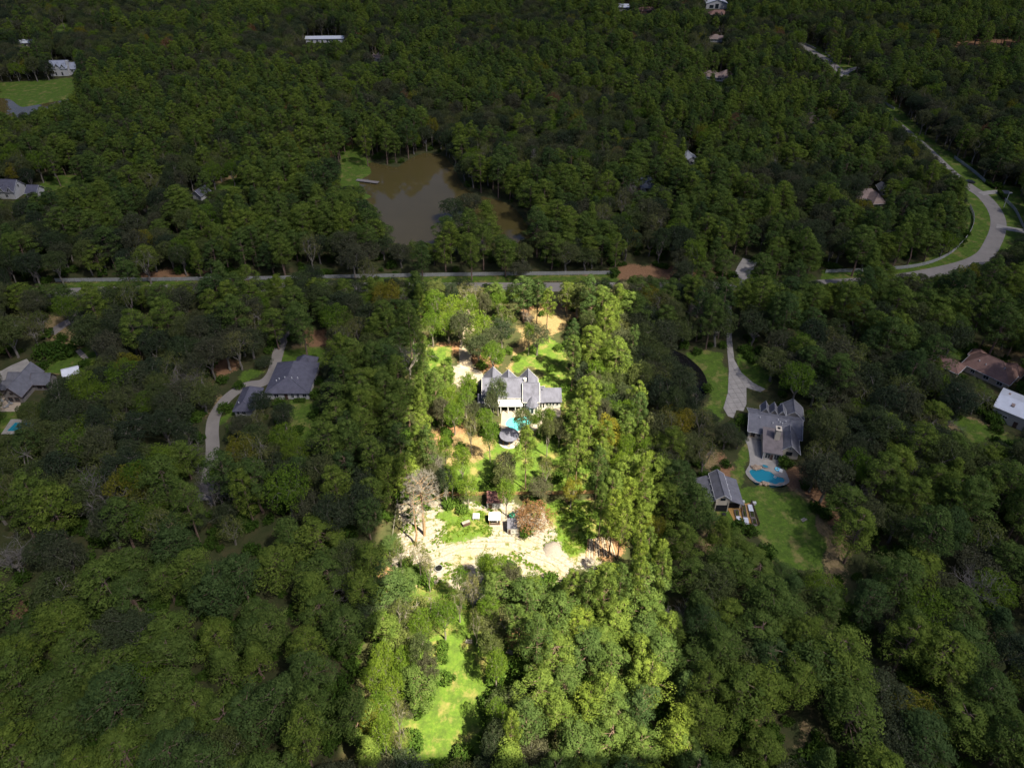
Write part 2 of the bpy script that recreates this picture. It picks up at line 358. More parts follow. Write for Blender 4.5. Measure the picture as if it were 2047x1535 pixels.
gm.vertices.add(len(vs)); gm.vertices.foreach_set('co', vs.ravel())
gm.loops.add(fs.size); gm.loops.foreach_set('vertex_index', fs.ravel())
gm.polygons.add(len(fs)); gm.polygons.foreach_set('loop_start', np.arange(0, fs.size, 4)); gm.update(calc_edges=True)
for nme, A in (('lawn', A_l), ('straw', A_s), ('clay', A_c), ('sand', A_d)):
    at = gm.attributes.new(nme, 'FLOAT', 'POINT'); at.data.foreach_set('value', A.ravel().astype(np.float32))
m, t, b = nt('ground_cover')
def att(n): return N(t, 'ShaderNodeAttribute', attribute_name=n).outputs['Fac']
n1 = nz(t, 0.22, 8, 0.7); n2 = nz(t, 1.6, 6, 0.7); n3 = nz(t, 0.05, 4, 0.6)
floor = ramp(t, n1, [(0.3, (0.024, 0.032, 0.012)), (0.5, (0.045, 0.045, 0.02)), (0.7, (0.085, 0.058, 0.033))])
floor = mixc(t, math_(t, 'MULTIPLY', n2, 0.6), floor, (0.04, 0.055, 0.016))
lawn = ramp(t, n2, [(0.3, (0.055, 0.1, 0.014)), (0.55, (0.08, 0.135, 0.017)), (0.75, (0.135, 0.155, 0.032))])
lawn = mixc(t, math_(t, 'MULTIPLY', ramp(t, nz(t, .55, 7, .75), [(.42, (0, 0, 0)), (.62, (1, 1, 1))]), .7), lawn, (.04, .062, .014))
lawn = mixc(t, ramp(t, n1, [(0.52, (0, 0, 0)), (0.68, (1, 1, 1))]), lawn, (0.2, 0.165, 0.06))
straw = ramp(t, n2, [(0.3, (0.13, 0.105, 0.04)), (0.7, (0.27, 0.19, 0.1))])
clay = ramp(t, n2, [(0.3, (0.14, 0.075, 0.04)), (0.7, (0.26, 0.15, 0.08))])
sand = ramp(t, n2, [(0.28, (0.1, 0.075, 0.045)), (0.4, (0.19, 0.16, 0.125)), (0.55, (0.245, 0.222, 0.198)), (0.8, (0.31, 0.29, 0.272))])
tcn = N(t, 'ShaderNodeTexCoord'); wv = N(t, 'ShaderNodeTexWave', wave_type='RINGS', rings_direction='Z'); mpp = N(t, 'ShaderNodeMapping'); mpp.inputs['Location'].default_value = (6, -86, 0)
t.links.new(tcn.outputs['Object'], mpp.inputs[0]); t.links.new(mpp.outputs[0], wv.inputs['Vector']); wv.inputs['Scale'].default_value = .16; wv.inputs['Distortion'].default_value = 6; wv.inputs['Detail'].default_value = 3; wv.inputs['Detail Scale'].default_value = .5
sand = mixc(t, math_(t, 'MULTIPLY', ramp(t, wv.outputs['Fac'], [(0.0, (1, 1, 1)), (.13, (0, 0, 0))]), .6), sand, (.15, .115, .07))
sand = mixc(t, ramp(t, nz(t, .11, 5, .7), [(.52, (0, 0, 0)), (.66, (.75, .75, .75))]), sand, (.25, .2, .115))
sand = mixc(t, ramp(t, nz(t, .42, 6, .75), [(.54, (0, 0, 0)), (.6, (1, 1, 1))]), sand, (.09, .1, .025))
def edge(a):
    s = math_(t, 'ADD', a, math_(t, 'MULTIPLY', math_(t, 'SUBTRACT', n2, 0.5), 1.5))
    s = math_(t, 'ADD', s, math_(t, 'MULTIPLY', math_(t, 'SUBTRACT', n1, 0.5), 1.0))
    return ramp(t, s, [(0.38, (0, 0, 0)), (0.62, (1, 1, 1))])
c = mixc(t, edge(att('clay')), floor, clay); c = mixc(t, edge(att('sand')), c, sand); c = mixc(t, edge(att('straw')), c, straw); c = mixc(t, edge(att('lawn')), c, lawn)
t.links.new(c, b.inputs['Base Color']); b.inputs['Roughness'].default_value = 0.95; b.inputs['Specular IOR Level'].default_value = 0.1
bump(t, b, n2, 0.6, 0.15)
gm.materials.append(m); tag(link_mesh('ground', gm), kind='structure')
far = MB().add([(-4000, -3000, -2.2), (4000, -3000, -2.2), (4000, 6000, -2.2), (-4000, 6000, -2.2)], [(0, 1, 2, 3)]).build('terrain', M['soil']); tag(far, kind='structure')

# ------------------------------------------------------------------ water, pools
def sheet(name, poly, z, mt, kind='structure'):
    return tag(MB().add([(x, y_, z) for x, y_ in poly], [tuple(range(len(poly)))]).build(name, mt), kind=kind)
def grow(poly, d):
    n = len(poly); a = sum(poly[i][0] * poly[(i + 1) % n][1] - poly[(i + 1) % n][0] * poly[i][1] for i in range(n)); s = 1 if a > 0 else -1; out = []
    for i in range(n):
        x0, y0 = poly[i - 1]; x1, y1 = poly[(i + 1) % n]; ex, ey = x1 - x0, y1 - y0; L = math.hypot(ex, ey) or 1
        out.append((poly[i][0] + s * ey / L * d, poly[i][1] - s * ex / L * d))
    return out
def tri_sheet(name, loops, z, mt, parent=None, thick=0.0):
    bm = bmesh.new(); es = []
    for lp in loops:
        v = [bm.verts.new((x, y_, z)) for x, y_ in lp]
        es += [bm.edges.new((v[i], v[(i + 1) % len(v)])) for i in range(len(v))]
    r = bmesh.ops.triangle_fill(bm, use_beauty=True, use_dissolve=False, edges=es)
    for f in bm.faces:
        if f.normal.z < 0: f.normal_flip()
    if thick:
        g = bmesh.ops.extrude_face_region(bm, geom=bm.faces[:])
        bmesh.ops.translate(bm, vec=(0, 0, -thick), verts=[e for e in g['geom'] if isinstance(e, bmesh.types.BMVert)])
        bmesh.ops.recalc_face_normals(bm, faces=bm.faces[:])
    me = bpy.data.meshes.new(name); bm.to_mesh(me); bm.free(); me.materials.append(mt)
    return link_mesh(name, me, parent)
for k, wm in (('pond', 'pond'), ('far_pond', 'pond'), ('dark_pond', 'darkpond')):
    tag(tri_sheet(k, [grow(gwater[k], 0.6)], -0.3, M[wm]), kind='structure')
def swimming_pool(poly, water, label, deck_poly, coping='concrete_pale', deck='concrete_pale', deckname='patio'):
    root = empty('swimming_pool', (0, 0, 0), 0, label, 'pool')
    tri_sheet('coping', [grow(poly, 0.45), poly], 0.14, M[coping], root, 0.1)
    wb = MB(); n = len(poly)
    wb.add([(x, y_, 0.05) for x, y_ in poly] + [(x, y_, -1.6) for x, y_ in poly], [(i, (i + 1) % n, n + (i + 1) % n, n + i) for i in range(n)] + [tuple(range(n, 2 * n))])
    wb.build('basin', M['cyan'], root)
    tri_sheet('water', [grow(poly, -0.01)], -0.05, M[water], root)
    d = tri_sheet(deckname, [deck_poly, grow(poly, 0.42)], 0.07, M[deck]); tag(d, kind='structure')
    return root
swimming_pool(gpool['mainpool'], 'pool', 'turquoise free-form pool in front of the white grey-roofed house', smooth_poly(Wp(Z(pA, (700,1180),(725,1030),(900,1000),(1130,1010),(1440,985),(1700,1000),(1700,1130),(1600,1190),(1440,1200),(1330,1330),(1180,1400),(1000,1460),(760,1480),(690,1380))), 2))
swimming_pool(gpool['rightpool'], 'pool2', 'deep blue curved pool below the chimney house on the right', smooth_poly(Wp(Z(p4, (705,1040),(750,960),(760,870),(730,700),(690,620),(760,600),(930,660),(960,830),(1080,870),(1200,880),(1190,930),(1130,960),(1200,1000),(1260,1130),(1260,1180),(1200,1215),(1100,1225),(950,1200),(830,1180),(740,1110))), 2), 'concrete', 'concrete')
swimming_pool(gpool['leftpool'], 'pool2', 'small blue rectangular pool at the left edge beside a tiled deck', Wp([(2,868),(22,838),(70,838),(66,868)]), 'concrete', 'concrete')

# ------------------------------------------------------------------ roads, drives
def strip_poly(pts, width):
    pts = smooth_poly(pts, 6, False); L, Rr = [], []
    for i, p in enumerate(pts):
        a = pts[max(i - 1, 0)]; b2 = pts[min(i + 1, len(pts) - 1)]; ex, ey = b2[0] - a[0], b2[1] - a[1]; l = math.hypot(ex, ey) or 1
        wd = width if not callable(width) else width(i / (len(pts) - 1))
        L.append((p[0] - ey / l * wd / 2, p[1] + ex / l * wd / 2)); Rr.append((p[0] + ey / l * wd / 2, p[1] - ex / l * wd / 2))
    return L, Rr
def road(name, px, width, z, mt):
    pts = [W(*p) for p in px]; L, Rr = strip_poly(pts, width); n = len(L); mb = MB()
    mb.add([(x, y_, z) for x, y_ in L] + [(x, y_, z) for x, y_ in Rr] + [(x, y_, z - .12) for x, y_ in L] + [(x, y_, z - .12) for x, y_ in Rr],
           [f for i in range(n - 1) for f in ((n + i, n + i + 1, i + 1, i), (i, i + 1, 2 * n + i + 1, 2 * n + i), (n + i + 1, n + i, 3 * n + i, 3 * n + i + 1))])
    tag(mb.build(name, mt), kind='structure'); return L + Rr[::-1]
ROADS = []
ROADS.append(road('road', [(-260,604),(60,588),(400,577),(800,574),(1100,574),(1500,572),(1750,562),(1890,540),(1960,517),(1985,485),(1996,450),(1988,420),(1965,392),(1935,372),(1895,340),(1845,292),(1790,246),(1755,220),(1715,185),(1685,148),(1655,122),(1620,101),(1590,84),(1500,45)], 6.2, 0.05, M['asphalt']))
ROADS.append(road('driveway', [(1462,575),(1480,560),(1488,540),(1500,520)], 6, 0.09, M['concrete']))
ROADS.append(road('driveway', [(1960,388),(1990,384),(2020,385)], 3.6, 0.09, M['concrete']))
ROADS.append(road('driveway', [(1992,452),(2020,458),(2080,468)], 4.2, 0.09, M['concrete']))
ROADS.append(road('driveway', [(1680,156),(1700,140),(1730,134)], 4.5, 0.09, M['concrete']))
ROADS.append(road('driveway', [(575,600),(574,645),(563,682),(553,715),(545,745),(525,765),(490,772),(455,795),(430,830),(424,862),(425,900),(418,950),(408,1000)], 3.7, 0.04, M['asphalt']))
ROADS.append(road('driveway', [(930,590),(940,640),(930,690),(930,720),(935,745)], 3.8, 0.05, M['tan']))
ROADS.append(road('driveway', [(-60,760),(0,752),(30,738),(60,725)], 6.0, 0.05, M['concrete']))
ROADS.append(road('driveway', [(100,668),(125,650),(148,638),(165,620)], 4.0, 0.05, M['gravel']))
ROADS.append(road('path', [(155,700),(165,710),(172,718)], 1.6, 0.05, M['concrete_pale']))
# slab-by-slab concrete drives
def clip(poly, a, b2, c0):       # keep a*x+b*y<=c
    out = []; n = len(poly)
    for i in range(n):
        p, q = poly[i], poly[(i + 1) % n]; dp, dq = a * p[0] + b2 * p[1] - c0, a * q[0] + b2 * q[1] - c0
        if dp <= 0: out.append(p)
        if (dp < 0) != (dq < 0):
            s = dp / (dp - dq); out.append((p[0] + (q[0] - p[0]) * s, p[1] + (q[1] - p[1]) * s))
    return out
def area(p): return abs(sum(p[i][0] * p[(i + 1) % len(p)][1] - p[(i + 1) % len(p)][0] * p[i][1] for i in range(len(p)))) / 2
def slabs(name, poly, size, ang, mt, z=0.1):
    root = empty(name, (0, 0, 0)); tag(root, kind='structure')
    tri_sheet('bed', [poly], 0.035, M['gravel'], root)
    c, s = math.cos(ang), math.sin(ang); q = [(x * c + y_ * s, -x * s + y_ * c) for x, y_ in poly]
    x0, x1 = min(p[0] for p in q), max(p[0] for p in q); y0, y1 = min(p[1] for p in q), max(p[1] for p in q); g = 0.05
    y_ = y0
    while y_ < y1:
        x = x0
        while x < x1:
            p = clip(clip(clip(clip(q, -1, 0, -(x + g)), 1, 0, x + size - g), 0, -1, -(y_ + g)), 0, 1, y_ + size - g)
            if len(p) > 2 and area(p) > 0.3:
                zt = z + rnd.uniform(-.008, .008)
                MB().prism([(a * c - b2 * s, a * s + b2 * c) for a, b2 in p], 0.03, zt).build('slab', mt, root)
            x += size
        y_ += size
    return root
DR_R = Wp([(1451,600),(1462,600),(1463,680),(1468,720),(1482,745),(1505,765),(1530,778),(1520,784),(1492,775),(1492,790),(1492,808),(1486,822),(1472,820),(1466,836),(1455,832),(1446,816),(1455,785),(1457,740),(1453,690)])
slabs('driveway', DR_R, 2.1, R(8), M['concrete'])
DR_A = Wp([(903,742),(922,735),(935,738),(946,748),(960,742),(966,748),(958,772),(940,772),(915,765)])
slabs('driveway', DR_A, 1.9, R(0), M['concrete_pale'], 0.11)
ROADS += [DR_R, DR_A]

# ------------------------------------------------------------------ buildings
FOOT = []                                           # footprints that trees keep clear of
def roof_mesh(v):
    x, y_, w_, d, ez, rz, ax, ty, oh = v['x'], v['y'], v['w'], v['d'], v['ez'], v['rz'], v.get('ax', 'x'), v.get('t', 'gable'), v.get('oh', 0.45)
    th = 0.16; mb = MB()
    if ax == 'x': L, D = w_, d; T = lambda a, b2, z: (x + a, y_ + b2, z)
    else: L, D = d, w_; T = lambda a, b2, z: (x - b2, y_ + a, z)
    hl, hd = L / 2 + oh, D / 2 + oh; mslope = (rz - ez) / (D / 2); e0 = ez - mslope * oh
    if ty == 'shed':                               # low side towards -y
        ms = (rz - ez) / d; pts = [(x - w_ / 2 - oh, y_ - d / 2 - oh, ez - ms * oh), (x + w_ / 2 + oh, y_ - d / 2 - oh, ez - ms * oh), (x + w_ / 2 + oh, y_ + d / 2 + oh, rz + ms * oh), (x - w_ / 2 - oh, y_ + d / 2 + oh, rz + ms * oh)]
        return mb.add([(a, b2, c_ + th) for a, b2, c_ in pts] + pts, [(0, 1, 2, 3), (7, 6, 5, 4), (0, 4, 5, 1), (1, 5, 6, 2), (2, 6, 7, 3), (3, 7, 4, 0)]), None
    if ty == 'cone':
        n = v.get('n', 8); r = w_ / 2 + oh
        ring = [(x + r * math.cos(2 * math.pi * (i + .5) / n), y_ + r * math.sin(2 * math.pi * (i + .5) / n), ez) for i in range(n)]
        return mb.add(ring + [(x, y_, rz)] + [(a, b2, c_ - th) for a, b2, c_ in ring], [(i, (i + 1) % n, n) for i in range(n)] + [(i, n + 1 + i, n + 1 + (i + 1) % n, (i + 1) % n) for i in range(n)] + [tuple(n + 1 + i for i in range(n - 1, -1, -1))]), None
    k = max(0.02, hl - hd * v.get('hip', 1.0)) if ty == 'hip' else hl
    top = [T(-hl, -hd, e0), T(hl, -hd, e0), T(hl, hd, e0), T(-hl, hd, e0), T(-k, 0, rz), T(k, 0, rz)]
    bot = [(a, b2, c_ - th) for a, b2, c_ in top]
    mb.add(top + bot, [(0, 1, 5, 4), (2, 3, 4, 5), (1, 2, 5), (3, 0, 4)] if ty == 'hip' else [(0, 1, 5, 4), (2, 3, 4, 5)])
    o = len(mb.v) - 12
    mb.f += [tuple(o + 6 + i for i in f) for f in ((4, 5, 1, 0), (5, 4, 3, 2))]
    if ty == 'hip': mb.f += [tuple(o + 6 + i for i in f) for f in ((5, 2, 1), (4, 0, 3))]
    per = [(0, 1), (1, 2), (2, 3), (3, 0)] if ty == 'hip' else [(0, 1), (1, 5), (5, 2), (2, 3), (3, 4), (4, 0)]
    mb.f += [(o + j, o + i, o + 6 + i, o + 6 + j) for i, j in per]
    cap = MB().tube(T(-k, 0, rz + .01), T(k, 0, rz + .01), 0.14, 0.14, 5)
    if ty == 'hip':
        for s in (-1, 1):
            for q in (-1, 1): cap.tube(T(s * hl, q * hd, e0), T(s * k, 0, rz), 0.11, 0.11, 4)
    return mb, cap
def eave_trim(v):
    x, y_, w_, d, ez, rz, ax, ty, oh = v['x'], v['y'], v['w'], v['d'], v['ez'], v['rz'], v.get('ax', 'x'), v.get('t', 'gable'), v.get('oh', 0.45)
    mb = MB()
    if ty in ('shed', 'cone'): return mb
    if ax == 'x': L, D = w_, d; T = lambda a, b2, z: (x + a, y_ + b2, z)
    else: L, D = d, w_; T = lambda a, b2, z: (x - b2, y_ + a, z)
    hl, hd = L / 2 + oh, D / 2 + oh; e0 = ez - (rz - ez) / (D / 2) * oh
    for s in (-1, 1):
        mb.tube(T(-hl, s * (hd + .05), e0 - .1), T(hl, s * (hd + .05), e0 - .1), .075, .075, 4)
        if ty == 'gable':
            mb.tube(T(s * (hl + .05), -hd, e0 - .08), T(s * (hl + .05), 0, rz - .08), .07, .07, 4); mb.tube(T(s * (hl + .05), hd, e0 - .08), T(s * (hl + .05), 0, rz - .08), .07, .07, 4)
        else: mb.tube(T(s * (hl + .05), -hd, e0 - .1), T(s * (hl + .05), hd, e0 - .1), .075, .075, 4)
    return mb
def wall_mesh(v):
    x, y_, w_, d, ez, rz, ax, ty = v['x'], v['y'], v['w'], v['d'], v['ez'], v['rz'], v.get('ax', 'x'), v.get('t', 'gable')
    z0 = v.get('z0', -0.05); mb = MB()
    if ty == 'cone':
        n = v.get('n', 8); r = w_ / 2
        return mb.prism([(x + r * math.cos(2 * math.pi * (i + .5) / n), y_ + r * math.sin(2 * math.pi * (i + .5) / n)) for i in range(n)], z0, ez - .1)
    if ty == 'shed':
        a, b2, c_, e = (x - w_ / 2, y_ - d / 2), (x + w_ / 2, y_ - d / 2), (x + w_ / 2, y_ + d / 2), (x - w_ / 2, y_ + d / 2)
        return mb.add([(*a, z0), (*b2, z0), (*c_, z0), (*e, z0), (*a, ez), (*b2, ez), (*c_, rz), (*e, rz)], [(0, 1, 5, 4), (1, 2, 6, 5), (2, 3, 7, 6), (3, 0, 4, 7), (4, 5, 6, 7)])
    mb.box(x, y_, (z0 + ez - .12) / 2, w_, d, ez - .12 - z0)
    if ty == 'gable':
        e = ez - .12; r = rz - .12
        if ax == 'x':
            for s in (-1, 1): mb.add([(x + s * w_ / 2, y_ - d / 2, e), (x + s * w_ / 2, y_ + d / 2, e), (x + s * w_ / 2, y_, r)], [(0, 1, 2)])
        else:
            for s in (-1, 1): mb.add([(x - w_ / 2, y_ + s * d / 2, e), (x + w_ / 2, y_ + s * d / 2, e), (x, y_ + s * d / 2, r)], [(0, 1, 2)])
    return mb
def window(root, x, y_, z, w_, h, face='-y', frame='trim', mull=1):
    """a framed window whose outer side looks along face; x, y on the wall plane"""
    fb, pb = MB(), MB(); dx, dy = {'-y': (0, -1), '+y': (0, 1), '-x': (-1, 0), '+x': (1, 0)}[face]
    hx = dx == 0
    def bx(mb, u, zc, uw, zh, dep, off):
        if hx: mb.box(x + u, y_ + dy * off, zc, uw, dep, zh)
        else: mb.box(x + dx * off, y_ + u, zc, dep, uw, zh)
    f = 0.12
    for s in (-1, 1): bx(fb, s * (w_ / 2), z, f, h + f, .1, .05); bx(fb, 0, z + s * h / 2, w_ - f, f, .1, .05)
    for i in range(mull): bx(fb, (i + 1) * w_ / (mull + 1) - w_ / 2, z, .06, h - f, .07, .05)
    o = fb.build('window', M[frame], root); bx(pb, 0, z, w_ - f, h - f, .03, .03); pb.build('pane', M['glass'], o); return o
def house(name, label, xy, rz, vols, wall='white', roof='roof_grey', cat='house', group=None, wins=(), doors=(), trim='trim', vents=0, cap=True):
    root = empty(name, (*xy, 0), rz, label, cat, group); c, s = math.cos(rz), math.sin(rz); roofs = []
    for v in vols:
        if v.get('walls', True): wall_mesh(v).build('wall', M[v.get('wm', wall)], root)
        rm, cp_ = roof_mesh(v); ro = rm.build('roof', M[v.get('rm', roof)], root); roofs.append(ro)
        if cp_ and cap: cp_.build('ridge_cap', M[v.get('rm', roof)], ro)
        et = eave_trim(v)
        if et.v and trim: et.build('eave_trim', M[trim], ro)
        hw, hd = v['w'] / 2 + 1, v['d'] / 2 + 1
        FOOT.append([(xy[0] + c * (v['x'] + a * hw) - s * (v['y'] + b2 * hd), xy[1] + s * (v['x'] + a * hw) + c * (v['y'] + b2 * hd)) for a, b2 in ((-1, -1), (1, -1), (1, 1), (-1, 1))])
    for i in range(vents):
        v = vols[0]; u = rnd.uniform(-.35, .35) * v['w']; q = rnd.uniform(-.3, -.1) * v['d']
        zt = v['rz'] - (v['rz'] - v['ez']) * abs(q) / (v['d'] / 2) if v.get('ax', 'x') == 'x' else v['rz'] - (v['rz'] - v['ez']) * abs(u) / (v['w'] / 2)
        MB().tube((v['x'] + u, v['y'] + q, zt - .1), (v['x'] + u, v['y'] + q, zt + .5), .16, .16, 8).build('vent', M['trim'], roofs[0])
    for a in wins: window(root, *a)
    for x, y_, w_, h, face in doors:
        dx, dy = {'-y': (0, -1), '+y': (0, 1), '-x': (-1, 0), '+x': (1, 0)}[face]
        d = MB().box(x + dx * .05, y_ + dy * .05, h / 2, w_ if dx == 0 else .1, w_ if dy == 0 else .1, h).build('door', M['darkwood'], root)
        MB().box(x + dx * .13 + (w_ * .35 if dx == 0 else 0), y_ + dy * .13 + (w_ * .35 if dy == 0 else 0), 1.0, .08, .08, .15).build('handle', M['steel'], d)
    return root
def V(x, y_, w_, d, ez, rz, ax='x', t_='gable', **k): return dict(x=x, y=y_, w=w_, d=d, ez=ez, rz=rz, ax=ax, t=t_, **k)

# the white house of the sunlit lot
A = house('mansion', 'large white house with steep grey gabled roofs and turret in the sunlit lot', (0, 163), 0, [
    V(-2.75, 5.5, 11.8, 9, 4.5, 7.9), V(-5.9, 8.2, 5.4, 5.2, 4.5, 7.75, 'y'), V(-1.2, 7.8, 4.6, 4.6, 4.5, 7.1, 'y'),
    V(5.75, 3.5, 4.2, 8, 4.25, 7.7), V(4.95, 7.0, 5.4, 6.0, 4.25, 7.55, 'y'),
    V(6.05, -.7, 3.3, 3.3, 3.1, 6.0, t_='cone'), V(8.9, 5.6, 1.5, 3.4, 2.9, 3.5), V(8.7, 2.0, 1.2, 3.4, 3.0, 3.9, t_='shed'),
    V(12.2, 2.7, 4.9, 3.8, 2.75, 4.1, t_='shed'),
    V(-2.6, -0.3, 11.0, 2.6, 2.95, 3.35, t_='shed', rm='trim', walls=False, oh=.25), V(-9.3, 1.5, 1.3, 2.6, 2.7, 3.4, t_='shed')],
    wins=[(-0.2, 1.0, 3.85, 1.8, .6, '-y'), (2.0, 1.0, 3.85, 1.0, .6, '-y', 'trim', 0), (-3, 1.0, 3.85, 1.6, .6, '-y'), (-6, 1, 3.85, 1.6, .6, '-y'),
          (10.6, .8, 1.6, .8, 1.1, '-y', 'trim', 0), (11.6, .8, 1.6, .7, 1.2, '-y', 'trim', 0), (12.5, .8, 1.6, .7, 1.2, '-y', 'trim', 0), (13.7, .8, 1.6, .8, 1.1, '-y', 'trim', 0),
          (3.95, -.5, 1.6, .6, 1.5, '-y', 'trim', 0), (8.7, .3, 1.5, .7, 1.5, '-y', 'trim', 0), (-8.65, 4, 2.9, 1, 1.2, '-x'), (-8.65, 7, 2.9, 1, 1.2, '-x'), (7.85, 5, 2.6, 1, 1.3, '+x')],
    doors=[(-1.2, 1.0, 1.1, 2.1, '-y'), (1.5, 1.0, 1.8, 2.1, '-y')], vents=4)
for i in range(8):                                   # windows round the turret
    a = math.pi * 2 * i / 8 - math.pi / 2
    if abs(math.sin(a)) > .5 and math.sin(a) < 0 or i in (0, 1, 7):
        r_ = 1.65 * math.cos(math.pi / 8) + .04; o = MB().box(0, 0, 0, .95, .08, 1.9).build('window', M['trim'], A)
        o.location = (6.05 + r_ * math.cos(a), -.7 + r_ * math.sin(a), 1.6); o.rotation_euler = (0, 0, a + math.pi / 2)
        MB().box(0, -.05, 0, .7, .05, 1.65).build('pane', M['glass'], o)
for x in (-7.8, -5.6, -3.4, -1.2, 1.0, 2.6): MB().tube((x, -1.5, 0), (x, -1.5, 2.95), .16, .14, 8).build('porch_column', M['trim'], A)
MB().box(-2.6, -1.52, 2.84, 11.0, .16, .3).build('porch_beam', M['trim'], A)
MB().tube((3.9, 4.9, 7.3), (3.9, 4.9, 8.2), .5, .5, 10).build('chimney', M['trim'], A)
# neighbour with the chimney, right
B = house('neighbour_house', 'dark-roofed tan house with a square chimney above the blue pool', (76.2, 154.2), R(-14.3), [
    V(0, 0, 14.0, 9.4, 3.0, 5.6), V(-.9, -8.4, 4.8, 7.6, 2.75, 4.6, t_='shed', rm='roof_porch', oh=.3), V(3.7, -6.6, 4.9, 7.6, 3.0, 5.3, 'y'),
    V(5.5, 6.5, 5.5, 5, 3.0, 5.4, 'y'), V(-2.6, 4.2, 1.7, 2.4, 4.6, 5.9, 'y'), V(-.2, 4.2, 1.7, 2.4, 4.6, 5.9, 'y'), V(2.1, 4.2, 1.7, 2.4, 4.6, 5.9, 'y')],
    wall='cream', roof='roof_slate', vents=6,
    wins=[(3.7, -10.4, 1.9, 1.5, 1.2, '-y', 'black'), (3.7, -10.45, 3.9, .6, .5, '-y', 'trim', 0), (-5.8, -4.7, 1.5, 1.1, 1.6, '-y', 'wood'), (-4.2, -4.7, 1.6, .9, .9, '-y'), (-2, -12.2, 1.4, 1.4, 1.9, '-y', 'trim'), (0.3, -12.2, 1.4, 1.4, 1.9, '-y', 'trim')],
    doors=[(-1, -12.2, .9, 2.0, '-y')])
ch = MB().box(0.1, -7.2, 5.2, 1.35, 1.7, 4.6).build('chimney', M['cream'], B); MB().box(.1, -7.2, 7.55, 1.6, 1.95, .18).build('chimney_cap', M['cream'], ch); MB().box(.1, -7.2, 7.7, .7, .7, .2).build('flue', M['black'], ch)
for x in (-3.2, 1.4): MB().box(x, -12.4, 1.3, .25, .25, 2.6).build('porch_post', M['trim'], B)
# barn with raised middle roof
BA = house('barn', 'grey monitor-roofed barn with open front beside the raised garden beds', (54, 128.9), R(-1.5), [
    V(0, 0, 3.5, 8.2, 5.0, 6.4, 'y', oh=.25), V(3.75, 0, 3.6, 8.2, 2.7, 4.2, 'y', t_='lean', oh=.2), V(-3.75, 0, 3.6, 8.2, 2.7, 4.2, 'y', t_='lean', oh=.2)][:1], wall='cream', roof='roof_slate', cat='barn',
    wins=[(0, -4.1, 4.6, 1.1, .7, '-y', 'black', 1)])
for s in (-1, 1):
    lb = MB(); x0, x1 = s * 1.78, s * 5.6
    top = [(x0, -4.35, 4.35), (x1, -4.35, 2.75), (x1, 4.35, 2.75), (x0, 4.35, 4.35)]
    if s < 0: top = top[::-1]
    lb.add(top + [(a, b2, c_ - .15) for a, b2, c_ in top], [(0, 1, 2, 3), (7, 6, 5, 4), (0, 4, 5, 1), (1, 5, 6, 2), (2, 6, 7, 3), (3, 7, 4, 0)])
    lr = lb.build('lean_to_roof', M['roof_slate'], BA)
    for k in range(4): MB().tube((s * 2.3, -3 + k * 2, 4.0), (s * 2.3, -3 + k * 2, 4.5), .1, .1, 6).build('vent', M['trim'], lr)
    MB().box(s * 3.6, 0.6, 1.2, 3.5, 7.2, 2.4).build('lean_to_wall', M['cream'], BA)
    for yy in (-4.2,): MB().box(s * 5.4, yy, 1.3, .2, .2, 2.6).build('post', M['wood'], BA); MB().box(s * 1.6, yy, 2.0, .2, .2, 4.0).build('post', M['cream'], BA)
MB().box(0, -4.14, 1.25, 2.9, .06, 2.3).build('bay_shade', M['black'], BA); MB().box(3.6, -3.05, 1.1, 2.9, .06, 1.9).build('bay_shade', M['black'], BA)  # dark panels paint the shade inside the bays; the walls behind are closed
FOOT.append([(48, 124), (60.5, 124), (60.5, 134), (48, 134)])
# left neighbour
C = house('neighbour_house', 'dark slate hip-roofed white house beside the curved drive on the left', (-69, 174.8), R(0), [
    V(0, 0, 12.8, 14.0, 3.0, 6.4, 'y', 'hip', hip=.55), V(2.2, 7.5, 6, 5, 3.0, 5.9, 'y', 'hip')], roof='roof_dark', trim='roof_dark', vents=5,
    wins=[(1.5, -7, 1.4, .9, 1.7, '-y'), (3.2, -7, 1.4, .8, 1.7, '-y'), (-3.5, -7, 1.4, 1.4, 1.4, '-y'), (5.2, -7, 1.5, 1.2, 1.4, '-y')], doors=[(-.5, -7, 1.0, 2.1, '-y')])
C2 = house('garage', 'dark-roofed white garage wing inside the bend of the left drive', (-80, 164.8), R(0), [V(0, 0, 5.4, 9.6, 2.9, 4.9, 'y', 'hip', hip=.6)], roof='roof_dark', trim='roof_dark', cat='garage', vents=1,
    wins=[(0, -4.8, 1.5, 1.2, 1.2, '-y'), (-1.7, -4.8, 1.5, .8, 1.2, '-y', 'trim', 0)])
# far-left house with deck
D = house('lodge', 'long grey-shingled house with brown gable and stone deck, left edge', (-152.2, 172), R(-1), [
    V(0, 0, 5.2, 11.6, 3.1, 6.3, 'y'), V(5.2, 2.0, 5.4, 4.0, 3.0, 5.3), V(-4.4, -.4, 4.6, 4, 2.6, 3.9), V(-4.4, 3.9, 4.2, 3.4, 2.6, 3.9)], wall='greywood', roof='roof_slate', trim='darkwood',
    wins=[(-1, -5.8, 1.4, 1.3, 1.4, '-y', 'darkwood'), (1, -5.8, 1.4, 1.3, 1.4, '-y', 'darkwood'), (0, -5.8, 3.6, .9, .7, '-y', 'darkwood', 0), (4.5, 0, 1.4, 1.2, 1.2, '-y', 'darkwood'), (6.4, 0, 1.4, 1.0, 1.2, '-y', 'darkwood')])
house('shed', 'small pale-roofed outbuilding behind an oak near the left edge', (-141, 178.6), R(25), [V(0, 0, 4, 3, 2.4, 3.6)], wall='white', roof='roof_metal', cat='shed', wins=[(0, -1.5, 1.3, .8, .7, '-y')])
tag(tri_sheet('terrace', [Wp([(-60,792),(42,790),(41,823),(-60,824)])], 0.09, M['tan']), kind='structure')
